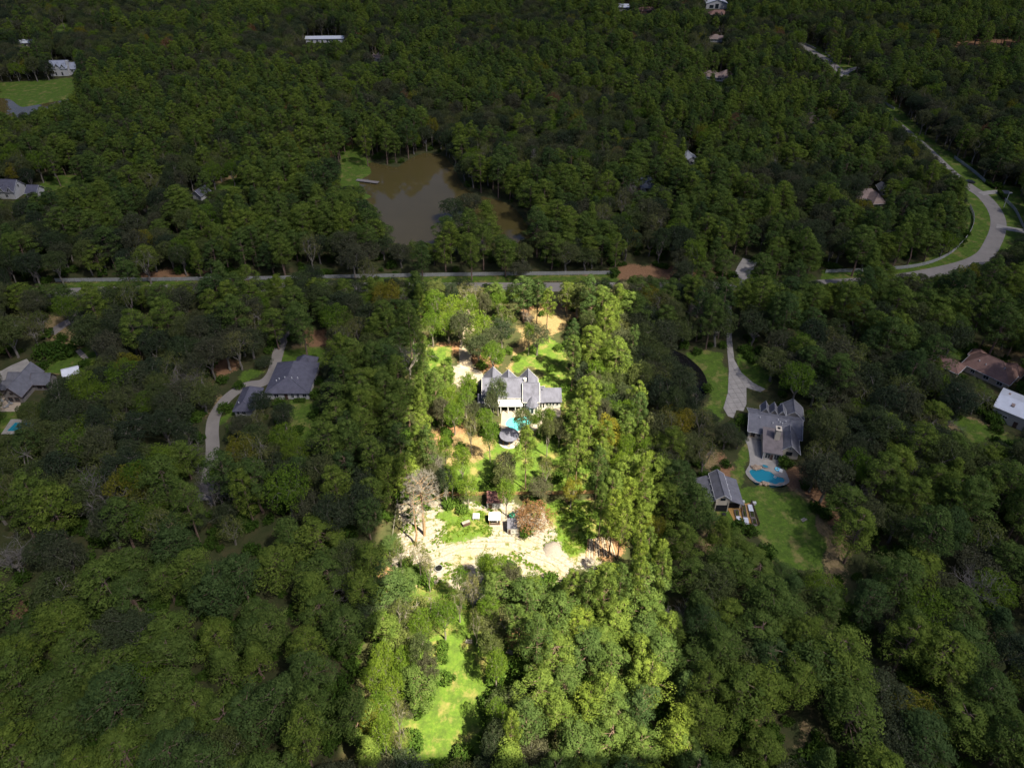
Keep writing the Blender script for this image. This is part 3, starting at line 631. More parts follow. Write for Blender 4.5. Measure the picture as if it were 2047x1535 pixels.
# right edge
E_ = house('hipped_house', 'reddish-brown hip-roofed house with white trim at the right edge', (154, 179.3), R(-50), [
    V(-.5, 0, 13.5, 9.0, 3.0, 6.6, 'x', 'hip'), V(-6, 4.4, 4, 4, 2.8, 4.6, 'y', 'hip'), V(4.5, 4.6, 5, 4, 2.8, 5.2, 'y', 'hip')], wall='tan', roof='roof_brown', vents=3,
    wins=[(-7.25, -2.4, 1.5, 1.2, 1.5, '-x'), (-7.25, 0, 1.5, 1.2, 1.5, '-x'), (-7.25, 2.4, 1.5, 1.2, 1.5, '-x'), (-4, -4.5, 1.5, 1.2, 1.4, '-y'), (0, -4.5, 1.5, 1.6, 1.4, '-y'), (4, -4.5, 1.5, 1.6, 1.4, '-y'), (6.25, -2, 1.5, 1.2, 1.5, '+x')])
house('detached_garage', 'small reddish-brown hip-roofed garage among trees left of the brown-roofed house', W(1893, 740), R(-50), [V(0, 0, 7, 5.5, 2.8, 4.8, 'x', 'hip')], wall='tan', roof='roof_brown', cat='garage', wins=[(0, -2.75, 1.4, 1.2, 1.1, '-y')])
F_ = house('metal_building', 'large white metal-roofed building at the right edge beside a car', (153.6, 157.4), R(-43), [V(0, 0, 19, 11, 4.4, 5.7, oh=.15)], wall='metal_tan', roof='roof_metal', cat='building', cap=False, wins=[(-6, -5.5, 2.2, 1.2, 1.0, '-y')], doors=[(-3, -5.5, 1.1, 2.1, '-y')])
for x, y_, s in ((-5.5, -2.2, 1), (-7.5, 2.3, .6), (-.5, -3, 1), (4, -2.2, 1)):
    zt = 5.7 - 1.3 * abs(y_) / 5.5 + .06
    MB().box(x, y_, zt, .9 * s, 2.0 * s, .12).build('skylight', M['roof_tan'], F_)
# houses in the far wood
def far_house(px, z_off, name, label, vols, wall, roof, rz=0.0, **k): return house(name, label, W(*px), R(rz), vols, wall, roof, **k)
HW = far_house((124,152), 0, 'manor_house', 'white two-storey house with grey roof and dormers above the far lawn', [V(-1, 4, 12, 9, 5.6, 9.6), V(6.8, 5, 6, 6, 4.6, 7.8), V(-4.6, .8, 2, 3, 6.8, 8.3, 'y'), V(-1, .6, 3, 3, 6.8, 8.8, 'y'), V(2.6, .8, 2, 3, 6.8, 8.3, 'y')], 'white', 'roof_bluegrey', 4,
    wins=[(-4.6, -.72, 7, .9, 1, '-y'), (-1, -.92, 7, 1.4, 1, '-y'), (2.6, -.72, 7, .9, 1, '-y'), (-5, -.5, 1.6, 1, 2, '-y', 'black'), (-3, -.5, 1.6, 1, 2, '-y', 'black'), (-1, -.5, 1.6, 1, 2, '-y', 'black'), (1, -.5, 1.6, 1, 2, '-y', 'black'), (6.8, 2, 2.6, 1.4, 1.4, '-y')])
MB().box(5.2, 1.5, 5, 1.2, 1.4, 10).build('chimney', M['white'], HW)
far_house((18,397), 0, 'dormered_house', 'white-gabled house with dark roof and dormers left of the far lawn', [V(-3, 3.5, 14, 8, 4.2, 8.2), V(2.6, .6, 1.8, 2.6, 4.9, 6.4, 'y'), V(-1.6, .6, 1.8, 2.6, 4.9, 6.4, 'y'), V(11, 4, 5, 6, 3, 5.5)], 'white', 'roof_dark', -4,
    wins=[(2.6, -.72, 5.3, .8, .9, '-y'), (-1.6, -.72, 5.3, .8, .9, '-y'), (4.02, 3.5, 5.2, 1, 1.4, '+x'), (0, -.5, 1.6, 1.4, 1.5, '-y'), (-5, -.5, 1.6, 1.4, 1.5, '-y')])
far_house((398,398), 0, 'cottage', 'small dark-roofed shed with pale gable in the left wood', [V(0, 2, 5, 6, 2.8, 4.8, 'y')], 'white', 'roof_dark', -22, cat='shed', wins=[(0, -1, 1.5, 1, 1, '-y')])
far_house((1293,383), 0, 'grey_house', 'grey-roofed house partly hidden by trees right of the pond', [V(0, 3, 6, 9, 3, 5.8, 'y', 'hip'), V(-2, 6, 10, 5, 3, 5.4, 'x', 'hip')], 'white', 'roof_bluegrey', -8, vents=2, wins=[(0, -1.5, 1.5, 1.2, 1.2, '-y'), (-2, -1.5, 1.5, .8, 1.2, '-y')])
far_house((1381,330), 0, 'pale_roofed_house', 'pale metal-roofed house half hidden in the wood behind the grey house', [V(0, 3, 7, 8, 3, 5.2, 'y')], 'white', 'roof_metal', 8, wins=[(0, -1, 1.5, 1.4, 1.2, '-y')])
far_house((1437,162), 0, 'far_house', 'tan-roofed white house with a small lawn deep in the wood', [V(-5, 4, 11, 7, 3, 5.8, 'x', 'hip'), V(5, 5, 9, 8, 3, 6.2, 'x', 'hip'), V(0, 1, 5, 5, 3, 4.5)], 'white', 'roof_tan', -6, wins=[(-1, -1.5, 1.6, 1, 1.2, '-y'), (0.6, -1.5, 1.6, 1, 1.2, '-y')])
far_house((1752,414), 0, 'brown_house', 'brown hip-roofed house hidden in trees left of the road bend', [V(0, 3, 6, 9, 3, 6, 'y', 'hip'), V(-3, 7, 12, 6, 3, 6, 'x', 'hip')], 'tan', 'roof_tan', 6, wins=[(0, -1.5, 1.5, 1.2, 1.2, '-y')])
far_house((1767,392), 0, 'barn', 'grey gable-fronted carport behind the brown house in the trees', [V(0, 3, 4.5, 6, 3, 5, 'y')], 'greywood', 'roof_slate', -8, cat='barn', wins=[(0, 0, 1.6, 2.2, 2, '-y', 'trim', 0)])
far_house((1247,26), 0, 'metal_shed', 'grey-white metal shed at the top edge right of centre', [V(0, 4, 11, 9, 5, 7)], 'metal_tan', 'roof_metal', -12, cat='shed', wins=[(0, -.5, 2, 2, 1.4, '-y')])
far_house((1294,28), 0, 'rust_roofed_house', 'low red-roofed house at the top edge beside the metal shed', [V(0, 4, 18, 8, 3, 5, 'x', 'hip')], 'brick', 'roof_brown', 0, wins=[(0, 0, 1.5, 1.6, 1.2, '-y')])
far_house((1432,18), 0, 'riding_arena', 'wide white metal arena with open front at the top edge', [V(0, 6, 20, 14, 5, 8.5, 'y')], 'white', 'roof_metal', -3, cat='arena', wins=[(0, -1, 2.4, 3.4, 4.4, '-y', 'trim', 0), (-5, -1, 2.0, 4, 3, '-y', 'trim', 0)])
far_house((1437,36), 0, 'brick_house', 'brown-roofed brick house with small gables below the white arena', [V(0, 4, 16, 8, 3.2, 6, 'x', 'hip'), V(-3, 0.4, 2.6, 2, 3, 4.8, 'y'), V(2, .4, 2.6, 2, 3, 4.8, 'y')], 'brick', 'roof_brown', 0, wins=[(-3, -.62, 2, 1, 1.4, '-y'), (2, -.62, 2, 1, 1.4, '-y')])
far_house((757,126), 0, 'mauve_roofed_house', 'small brown-roofed white house in the far wood above the pond', [V(0, 3, 7, 7, 4, 7, 'x', 'hip'), V(-4.5, 4, 4, 5, 3, 5.4, 'x', 'hip')], 'white', 'roof_tan', -8, wins=[(0, -.5, 2, 1.2, 1.4, '-y')])
far_house((650,86), 0, 'long_building', 'long pale building with many openings in the far wood', [V(0, 3, 30, 7, 3.4, 4.6)], 'white', 'roof_metal', 3, cat='building', wins=[(-10 + i * 4, -.5, 1.6, 1.5, 1.4, '-y', 'trim', 0) for i in range(6)])
far_house((52,95), 0, 'pale_barn', 'pale barn with long roof near the top left corner', [V(0, 3, 14, 7, 3.6, 5.2)], 'cream', 'roof_metal', 3, cat='barn', wins=[(0, -.5, 1.6, 2, 1.8, '-y')])
far_house((1624,252), 0, 'hidden_house', 'brown roof peak showing among trees left of the far road', [V(0, 3, 6, 7, 3.5, 6.5, 'y')], 'tan', 'roof_tan', -8, wins=[(0, -.5, 1.6, 1.2, 1.2, '-y')])
far_house((395,112), 0, 'hidden_cottage', 'grey roof corner showing in the far left wood', [V(0, 3, 7, 6, 3, 5)], 'white', 'roof_bluegrey', 20, wins=[(0, 0, 1.6, 1.2, 1.2, '-y')])
far_house((1430,85), 0, 'tan_house', 'pinkish-roofed house among trees below the arena', [V(0, 3, 9, 7, 3, 5.6, 'x', 'hip'), V(5, 2, 5, 5, 3, 5)], 'white', 'roof_tan', -10, wins=[(0, -.5, 1.6, 1.2, 1.2, '-y')])

# ------------------------------------------------------------------ things on the lots
def thing(name, xy, rz, label, cat, group=None): return empty(name, (*xy, 0) if len(xy) == 2 else xy, rz, label, cat, group)
# round shade pavilion by the pool
g = thing('pavilion', (-.8, 149.8), 0, 'round grey-roofed pavilion at the near edge of the turquoise pool', 'pavilion')
rm, _ = roof_mesh(dict(x=0, y=0, w=5.4, d=5.4, ez=2.7, rz=3.5, t='cone', n=24, oh=.1)); ro = rm.build('roof', M['roof_grey'], g)
MB().tube((0, 0, 3.45), (0, 0, 3.75), .3, .1, 8).build('finial', M['roof_grey'], ro)
for i in range(8): MB().tube((2.4 * math.cos(i * .785), 2.4 * math.sin(i * .785), 0), (2.4 * math.cos(i * .785), 2.4 * math.sin(i * .785), 2.62), .09, .09, 6).build('post', M['wood'], g)
tag(tri_sheet('paving', [[(-.8 + 3.1 * math.cos(i * .3142), 149.8 + 3.1 * math.sin(i * .3142)) for i in range(20)]], .11, M['concrete']), kind='structure')
# sheds of the sandy yard
s1 = house('storage_shed', 'rust-roofed white shed by the wooden fence', (-4.4, 127.2), 0, [V(0, 0, 4.1, 3.0, 2.2, 3.0, t_='shed', oh=.12)], 'white', 'roof_rust', 'shed', wins=[(.2, -1.5, 1.1, .5, .45, '-y', 'trim', 0)], doors=[(-1.2, -1.5, .9, 1.8, '-y')])
for i in range(9): MB().box(-1.85 + i * .46, 0, 0, .06, 3.3, .06).build('roof_rib', M['roof_rust'], s1).location = (0, 0, 2.82); 
for o in [o for o in s1.children if o.name.startswith('roof_rib')]: o.rotation_euler = (math.atan2(.8, 3.0), 0, 0)
cp2 = thing('chicken_coop', (-4.4, 121.4), 0, 'white-roofed open coop below the rust-roofed shed', 'coop')
for x in (-1.3, 1.3):
    for y_ in (-.9, .9): MB().box(x, y_, 1.0, .12, .12, 2.0).build('post', M['wood'], cp2)
MB().add([(-1.5, -1.1, 2.0), (1.5, -1.1, 2.0), (1.5, 1.15, 2.4), (-1.5, 1.15, 2.4), (-1.5, -1.1, 1.92), (1.5, -1.1, 1.92), (1.5, 1.15, 2.32), (-1.5, 1.15, 2.32)], [(0, 1, 2, 3), (7, 6, 5, 4), (0, 4, 5, 1), (1, 5, 6, 2), (2, 6, 7, 3), (3, 7, 4, 0)]).build('roof', M['roof_metal'], cp2)
MB().box(0, .9, 1.0, 2.5, .06, 1.9).build('back_wall', M['darkwood'], cp2); MB().box(0, -.9, .35, 2.5, .06, .6).build('front_wall', M['darkwood'], cp2)
for s in (-1, 1): MB().box(s * 1.3, 0, .5, .06, 1.7, .9).build('side_wall', M['wood'], cp2)
s3 = house('lean_to_shed', 'dark-roofed white lean-to shed beside the brown dead tree', (0.1, 119.1), 0, [V(0, 0, 2.4, 2.6, 2.0, 2.5, t_='shed', oh=.1)], 'white', 'roof_dark', 'shed', doors=[(-.7, -1.3, .6, 1.6, '-y')], trim=None)
tk = thing('water_tank', W(1024, 1036), 0, 'small dark green plastic tank between the sheds', 'tank')
MB().tube((0, 0, 0), (0, 0, 1.5), .75, .75, 16).build('drum', M['greenpl'], tk, True); MB().tube((0, 0, 1.5), (0, 0, 1.75), .72, .25, 16).build('lid', M['greenpl'], tk)
wt = thing('work_table', W(952, 1035), 0, 'white square table on the green weeds of the sandy yard', 'table')
MB().box(0, 0, .75, 1.7, 1.7, .06).build('table_top', M['white'], wt)
for a in (-1, 1):
    for b2 in (-1, 1): MB().box(a * .75, b2 * .75, .36, .08, .08, .72).build('leg', M['trim'], wt)
bx_ = thing('hay_feeder', W(932, 1049), R(25), 'dark brown wooden box on the weeds of the sandy yard', 'box')
MB().box(0, 0, .5, 1.9, .9, .9).build('body', M['darkwood'], bx_); MB().box(0, .1, 1.0, 2.05, .8, .1).build('lid', M['greywood'], bx_)
for a in (-1, 1): MB().box(a * .8, 0, .06, .12, .9, .12).build('runner', M['darkwood'], bx_)
tr = thing('stock_tank', W(877, 1138), 0, 'round galvanised stock tank full of dark water on the sand', 'tank')
ring = MB(); n = 20
for r_, z in ((.95, 0), (.95, .65), (.86, .65), (.86, .1)): ring.v += [(r_ * math.cos(2 * math.pi * i / n), r_ * math.sin(2 * math.pi * i / n), z) for i in range(n)]
ring.f += [(k * n + i, k * n + (i + 1) % n, (k + 1) * n + (i + 1) % n, (k + 1) * n + i) for k in range(3) for i in range(n)]
ring.build('tub', M['steel'], tr); MB().prism([(.86 * math.cos(2 * math.pi * i / n), .86 * math.sin(2 * math.pi * i / n)) for i in range(n)], .1, .5).build('water', M['darkpond'], tr)
# gravel heap
gp = MB(); gx, gy = W(1106, 1098); n = 16
for k, (r_, z) in enumerate(((2.4, -.02), (2.0, .25), (1.3, .6), (.5, .85))): gp.v += [(gx + r_ * (1 + rnd.uniform(-.15, .15)) * math.cos(2 * math.pi * i / n), gy + r_ * (1 + rnd.uniform(-.15, .15)) * math.sin(2 * math.pi * i / n), z + rnd.uniform(0, .08)) for i in range(n)]
gp.f += [(k * n + i, k * n + (i + 1) % n, (k + 1) * n + (i + 1) % n, (k + 1) * n + i) for k in range(3) for i in range(n)] + [tuple(range(3 * n, 4 * n))]
tag(gp.build('gravel_heap', M['gravel'], None, True), 'low heap of grey gravel on the pale sand', 'heap')
# tilled bed with furrows
tl = empty('tilled_bed', (0, 0, 0)); tag(tl, kind='structure')
P0 = Wp([(1176,1078),(1222,1072),(1235,1112),(1172,1114)])
for i in range(13):
    a = i / 12; q0 = (P0[0][0] + (P0[1][0] - P0[0][0]) * a, P0[0][1] + (P0[1][1] - P0[0][1]) * a); q1 = (P0[3][0] + (P0[2][0] - P0[3][0]) * a, P0[3][1] + (P0[2][1] - P0[3][1]) * a)
    MB().tube((*q0, 0.02), (*q1, 0.02), .2, .2, 5).build('furrow', M['tan' if i % 3 else 'bark_tan'], tl)
# fences
def rail_fence(name, label, px, post_h, nrail, mt, gap, pr=.07, group=None, rail_h=.14):
    pts = [W(*p) for p in px]; pts = smooth_poly(pts, 6, False) if len(pts) > 2 else pts
    root = empty(name, (*pts[0], 0), 0, label, 'fence', group); ox, oy = pts[0]
    cum = [0]
    for a, b2 in zip(pts, pts[1:]): cum.append(cum[-1] + math.hypot(b2[0] - a[0], b2[1] - a[1]))
    n = max(1, round(cum[-1] / gap)); q = []
    for k in range(n + 1):
        d = cum[-1] * k / n; i = max(j for j in range(len(pts)) if cum[j] <= d + 1e-6); i = min(i, len(pts) - 2); s = (d - cum[i]) / (cum[i + 1] - cum[i])
        q.append((pts[i][0] + (pts[i + 1][0] - pts[i][0]) * s - ox, pts[i][1] + (pts[i + 1][1] - pts[i][1]) * s - oy))
    pm = MB().box(0, 0, post_h / 2, pr * 2, pr * 2, post_h).mesh('post', mt)
    for x, y_ in q: link_mesh('post', pm, root, (x, y_, 0))
    for r_ in range(nrail):
        zc = post_h * (r_ + .75) / (nrail + .25); mb = MB()
        for a, b2 in zip(q, q[1:]):
            L = math.hypot(b2[0] - a[0], b2[1] - a[1]); mb.box((a[0] + b2[0]) / 2, (a[1] + b2[1]) / 2, zc, L - pr * 2.2, .05, rail_h, math.atan2(b2[1] - a[1], b2[0] - a[0]))
        mb.build('rail', mt, root)
    return root
rail_fence('white_fence', 'long white board fence behind the road grass, left of the dirt turnout', [(112,564),(500,560),(870,553),(1222,549)], 1.7, 4, M['fence'], 2.6, .09, rail_h=.3)
rail_fence('white_fence', 'white board fence curving along the inside of the road bend', [(1650,546),(1780,540),(1850,530),(1900,508),(1935,472),(1946,440),(1938,415)], 1.6, 4, M['fence'], 2.6, .09, rail_h=.3)
rail_fence('white_fence', 'white fence running beside the road above the bend', [(1907,317),(1940,341),(1969,366)], 1.6, 4, M['fence'], 2.6, .09, rail_h=.3)
rail_fence('white_fence', 'white fence curving down the right edge outside the bend', [(2008,402),(2028,422),(2042,450),(2046,458)], 1.6, 4, M['fence'], 2.4, .09, rail_h=.3)
rail_fence('white_fence', 'far white fence beside the road near the top right', [(1597,85),(1612,92),(1630,100)], 1.6, 4, M['fence'], 3.0, .1, rail_h=.3)
rail_fence('white_fence', 'far white fence by the road between the top right trees', [(1650,108),(1665,122)], 1.6, 4, M['fence'], 3.0, .1, rail_h=.3)
rail_fence('white_fence', 'short white fence beside the road grass above the bend', [(1762,202),(1774,212),(1787,220)], 1.6, 4, M['fence'], 3.0, .1, rail_h=.3)
rail_fence('wooden_fence', 'brown wooden rail fence across the lot behind the sheds', [(845,992),(1000,990),(1205,987)], 1.5, 3, M['wood'], 2.4, .08, rail_h=.2)
rail_fence('wire_fence', 'thin weathered post fence along the left side of the lot', [(838,590),(815,800),(800,960),(780,1110)], 1.4, 2, M['greywood'], 4.0, .06, rail_h=.05)
rail_fence('front_fence', 'low white rail fence near the road inside the sunlit lot', [(1122,611),(1160,609)], 1.2, 2, M['trim'], 2.2, .08)
# clipped hedges by the bend
def hedge(px, label, h=1.4, wd=1.4, mt='shrub'):
    a, b2 = W(*px[0]), W(*px[1]); L = math.hypot(b2[0] - a[0], b2[1] - a[1]); o = thing('hedge', ((a[0] + b2[0]) / 2, (a[1] + b2[1]) / 2), math.atan2(b2[1] - a[1], b2[0] - a[0]), label, 'hedge')
    mb = MB(); r2 = random.Random(len(label)); tint = []
    for i in range(int(L * 150)):
        x = r2.uniform(-L / 2, L / 2); f = r2.random(); y_ = r2.uniform(-wd / 2, wd / 2); z = h + r2.uniform(-.12, .06)
        if f > .45: y_ = r2.choice((-1, 1)) * (wd / 2 + r2.uniform(-.12, .05)); z = r2.uniform(.1, h)
        leaf(mb, Vector((x, y_, z)), Vector((r2.gauss(0, .6), r2.gauss(0, .6) + (y_ if f > .45 else 0), r2.gauss(.6, .5))), .26, r2); tint.append(r2.random())
    leaf_object('foliage', mb, tint, M[mt], o)
    MB().box(0, 0, h * .45, L * .97, wd * .8, h * .85).build('core', M['soil'], o)
def leaf(mb, p, nrm, s, r2):
    if nrm.length < 1e-3: nrm = Vector((0, 0, 1))
    nrm.normalize(); a = nrm.orthogonal().normalized(); a.rotate(Matrix.Rotation(r2.uniform(0, 6.283), 3, nrm)); b2 = nrm.cross(a)
    l, k = s * r2.uniform(.75, 1.25), s * r2.uniform(.5, .85)
    mb.add([p - a * l, p - b2 * k + nrm * .12 * s, p + a * l, p + b2 * k + nrm * .12 * s], [(0, 1, 2, 3)])
def leaf_mesh(name, mb, tint, mt):
    me = mb.mesh(name, mt); at = me.attributes.new('tint', 'FLOAT', 'FACE')
    t_ = np.full(len(me.polygons), .5, np.float32); t_[:len(tint)] = tint; at.data.foreach_set('value', t_); return me
def leaf_object(name, mb, tint, mt, parent): return link_mesh(name, leaf_mesh(name, mb, tint, mt), parent)
hedge([(1971,367),(1990,379)], 'dark clipped hedge continuing the white fence above the bend'); hedge([(1996,385),(2007,399)], 'dark clipped hedge below the upper side drive'); hedge([(588,803),(611,803)], 'low green hedge under the windows of the slate hip-roofed house', 1.0, 1.0)
# lamp post, utility pole, power line
lp = thing('street_lamp', W(2006, 415), 0, 'pale street lamp post on the grass inside the right edge fence', 'lamp')
MB().tube((0, 0, 0), (0, 0, 7.6), .13, .08, 8).build('pole', M['trim'], lp); MB().box(.35, 0, 7.6, 1.0, .12, .12).build('arm', M['trim'], lp); MB().box(.9, 0, 7.5, .7, .35, .2).build('lamp_head', M['grey_pl'], lp)
up = thing('utility_pole', W(1350, 537), 0, 'utility pole with white transformer by the dirt turnout', 'pole')
MB().tube((0, 0, 0), (0, 0, 8.5), .17, .12, 8).build('pole', M['greywood'], up); MB().tube((.4, 0, 6.6), (.4, 0, 7.7), .32, .32, 10).build('transformer', M['trim'], up); MB().box(0, 0, 8.2, 2.0, .12, .12).build('crossarm', M['greywood'], up)
for (a, b2, hh, lb) in (((-40, 150), (175, -10), 24, 'upper dark power cable crossing the top left corner'), ((-40, 165), (185, -2), 22, 'lower dark power cable crossing the top left corner')):
    p, q = W(*a), W(*b2); mb = MB(); pts = [Vector((p[0] + (q[0] - p[0]) * k / 14, p[1] + (q[1] - p[1]) * k / 14, hh - 4 * (k / 14) * (1 - k / 14) * 5)) for k in range(15)]
    for u, v_ in zip(pts, pts[1:]): mb.tube(u, v_, .09, .09, 4, False)
    tag(mb.build('power_cable', M['rubber']), lb, 'cable')
# pond dock
dk = thing('dock', W(735, 364), R(-16), 'short grey wooden dock on the left shore of the brown pond', 'dock')
pl = MB().box(0, 0, 0, .32, 2.4, .07).mesh('plank', M['greywood'])
for i in range(32): link_mesh('plank', pl, dk, (-5.8 + i * .37, 0, .45))
for x in (-5, -1.5, 2, 5.4):
    for y_ in (-1, 1): MB().tube((x, y_, -1.4), (x, y_, .7), .1, .1, 6).build('pile', M['greywood'], dk)
# raised beds and their yard
yard = Wp(Z(p5, (700,1090),(1010,1010),(1270,960),(1440,1480),(900,1450),(840,1300),(760,1150)))
tag(tri_sheet('garden_yard', [yard], .06, M['mulch']), kind='structure')
def plank_bed(pt, label, filled, i):
    o = thing('raised_bed', W(*p5(*pt)), R(-6), label, 'planter', 'raised beds of the mulched garden')
    for s in (-1, 1): MB().box(s * .52, 0, .28, .08, 2.05, .5).build('side_board', M['greywood'], o); MB().box(0, s * 1.0, .28, .96, .08, .5).build('end_board', M['greywood'], o)
    MB().box(0, 0, .22, .96, 1.92, .36).build('soil', M['soil' if filled else 'gravel'], o)
    if not filled: MB().box(0, 0, .55, 1.16, 2.16, .05).build('cover', M['roof_metal'], o)
    else:
        mb = MB(); tn = []; r2 = random.Random(i)
        for _ in range(40): leaf(mb, Vector((r2.uniform(-.3, .3), r2.uniform(-.8, .8), .45 + r2.random() * .2)), Vector((r2.gauss(0, .5), r2.gauss(0, .5), 1)), .12, r2); tn.append(r2.random())
        leaf_object('seedlings', mb, tn, M['shrub'], o)
for i, (pt, lb, fl) in enumerate([((1090,1100), 'raised bed with dark soil nearest the barn', 1), ((1250,1110), 'pale covered raised bed in the row farthest from the barn, top', 0), ((940,1220), 'raised bed with soil, middle of the row nearest the barn wall', 1),
        ((1115,1240), 'raised bed with dark soil at the centre of the mulched yard', 1), ((1285,1250), 'raised bed with soil, second along the right yard fence', 1), ((985,1380), 'pale covered raised bed at the lower left of the yard', 0), ((1150,1410), 'pale covered raised bed at the lower middle of the yard', 0), ((1335,1420), 'raised bed with soil in the lower right yard corner', 1)]): plank_bed(pt, lb, fl, i)
rail_fence('garden_fence', 'dark wooden fence along the right side of the garden yard', [p5(1270, 960), p5(1445, 1480)], 1.2, 3, M['darkwood'], 1.6, .06, rail_h=.22)
rail_fence('garden_fence', 'low wooden fence along the near side of the garden yard', [p5(870, 1455), p5(1440, 1480)], .8, 2, M['darkwood'], 1.6, .06, rail_h=.18)
for pt, lb in (((1065, 975), 'white chest beside the barn at the yard corner'), ((1325, 1000), 'white chest outside the yard fence')):
    o = thing('storage_chest', W(*p5(*pt)), 0, lb, 'chest'); MB().box(0, 0, .4, 1.0, .6, .7).build('body', M['trim'], o); MB().box(0, 0, .78, 1.06, .66, .08).build('lid', M['white'], o)
o = thing('tarp', W(*p5(560, 1320)), .5, 'small blue tarp lying on the grass left of the garden yard', 'tarp')
MB().add([(-.5, -.4, .05), (.5, -.5, .12), (.55, .4, .06), (-.4, .5, .1), (0, 0, .28)], [(0, 1, 4), (1, 2, 4), (2, 3, 4), (3, 0, 4)]).build('sheet', M['blue'], o)
o = thing('fire_pit', W(*p5(650, 1250)), 0, 'black round fire pit on grass left of the garden yard', 'fire pit'); MB().tube((0, 0, 0), (0, 0, .45), .4, .5, 12).build('bowl', M['rubber'], o); MB().tube((0, 0, .45), (0, 0, .5), .54, .54, 12).build('rim', M['black'], o)
# pool-side things, right neighbour
def rockpile(px, n, label, rad, seed):
    o = thing('rock_waterfall', W(*px), 0, label, 'rocks'); r2 = random.Random(seed)
    for i in range(n):
        bm = bmesh.new(); bmesh.ops.create_icosphere(bm, subdivisions=1, radius=r2.uniform(.3, .55))
        for v in bm.verts: v.co *= r2.uniform(.75, 1.2)
        me = bpy.data.meshes.new('rock'); bm.to_mesh(me); bm.free(); me.materials.append(M['stone'])
        a = r2.uniform(0, 6.28); d = rad * math.sqrt(r2.random()); q = link_mesh('rock', me, o, (d * math.cos(a) * 1.3, d * math.sin(a) * .6, .25 + (rad - d) * .35)); q.rotation_euler = (r2.random() * 3, r2.random() * 3, 0)
rockpile(p4(840, 992), 22, 'pile of brown rocks forming a waterfall at the blue pool', 1.1, 3); rockpile(p4(950, 1205), 10, 'row of pale stones along the near rim of the blue pool', 1.0, 4)
sp_ = thing('spa', W(*p4(955, 985)), R(-25), 'small dark leaf-shaped spa beside the rock waterfall', 'spa')
MB().prism([(1.0 * math.cos(i * .4488), .6 * math.sin(i * .4488)) for i in range(14)], 0, .42).build('rim', M['concrete_pale'], sp_); MB().prism([(.8 * math.cos(i * .4488), .45 * math.sin(i * .4488)) for i in range(14)], .2, .44).build('water', M['pool2'], sp_)
def torus(mb, c0, R0, r0, n=16, k=6):
    b0 = len(mb.v)
    for i in range(n):
        a = 6.2832 * i / n
        for j in range(k):
            q = 6.2832 * j / k; mb.v.append((c0[0] + (R0 + r0 * math.cos(q)) * math.cos(a), c0[1] + (R0 + r0 * math.cos(q)) * math.sin(a), c0[2] + r0 * math.sin(q)))
    mb.f += [(b0 + i * k + j, b0 + ((i + 1) % n) * k + j, b0 + ((i + 1) % n) * k + (j + 1) % k, b0 + i * k + (j + 1) % k) for i in range(n) for j in range(k)]
    return mb
fl = thing('pool_float', W(*p4(1130, 1025)), R(-30), 'cyan, blue and white inflatable lounge lying on the pool deck', 'float')
MB().box(.55, 0, .2, .9, 1.1, .25).build('cushion', M['trim'], fl); MB().box(0, 0, .2, .35, 1.3, .28).build('cushion', M['blue'], fl); torus(MB(), (-.5, 0, .22), .5, .2).build('ring', M['cyan'], fl, True)
fr = thing('pool_float', (*W(*p4(1085, 1110)), -.02), 0, 'white square ring floating in the blue pool', 'float'); torus(MB(), (0, 0, .04), .38, .12, 4).build('ring', M['trim'], fr)
# terrace chairs, left neighbour
def chair(px, rz, label):
    o = thing('lounge_chair', (*W(*px), .09), rz, label, 'chair'); MB().box(0, 0, .35, .6, 1.2, .12).build('seat', M['grey_pl'], o); MB().box(0, .75, .6, .6, .12, .7).build('backrest', M['grey_pl'], o)
    for a in (-1, 1):
        for b2 in (-1, 1): MB().box(a * .25, b2 * .5, .15, .06, .06, .3).build('leg', M['black'], o)
chair((5, 803), .9, 'dark grey lounger on the tan terrace at the left edge'); chair((17, 811), -.5, 'grey chair in the middle of the tan terrace'); chair((23, 808), 1.2, 'grey chair at the right of the tan terrace'); chair((14, 815), 2.2, 'pale-legged chair at the front of the tan terrace')
# vehicle by the metal building
def car(px, rz, label, L=4.4):
    o = thing('car', W(*px), rz, label, 'car')
    mb = MB(); prof = [(-L / 2, .45), (-L / 2, .85), (-L * .36, .98), (-L * .22, 1.45), (L * .2, 1.48), (L * .34, 1.0), (L / 2, .82), (L / 2, .45)]
    n = len(prof); mb.v += [(x, -.88 if z < 1.1 else -.7, z) for x, z in prof] + [(x, .88 if z < 1.1 else .7, z) for x, z in prof]
    mb.f += [tuple(range(n)), tuple(range(2 * n - 1, n - 1, -1))] + [(i, n + i, n + (i + 1) % n, (i + 1) % n) for i in range(n)]
    mb.build('body', M['car'], o)
    for s in (-1, 1):
        MB().box(0, s * .8, 1.2, L * .42, .06, .34).build('side_window', M['glass'], o)
        for x in (-L * .3, L * .3): wl_ = MB().tube((x, s * .72, .33), (x, s * .92, .33), .33, .33, 14).build('wheel', M['rubber'], o); MB().tube((x, s * .92, .33), (x, s * .94, .33), .18, .18, 10).build('rim', M['steel'], wl_)
        MB().box(L / 2 - .02, s * .6, .7, .08, .3, .15).build('headlight', M['trim'], o)
    MB().box(L * .27, 0, 1.22, .05, 1.3, .4).build('windscreen', M['glass'], o).rotation_euler = (0, 0, 0)
car((1992, 842), R(-43), 'black car parked along the wall of the white metal building'); car((1938, 366), R(160), 'dark car at the tree edge where the road meets the bend')
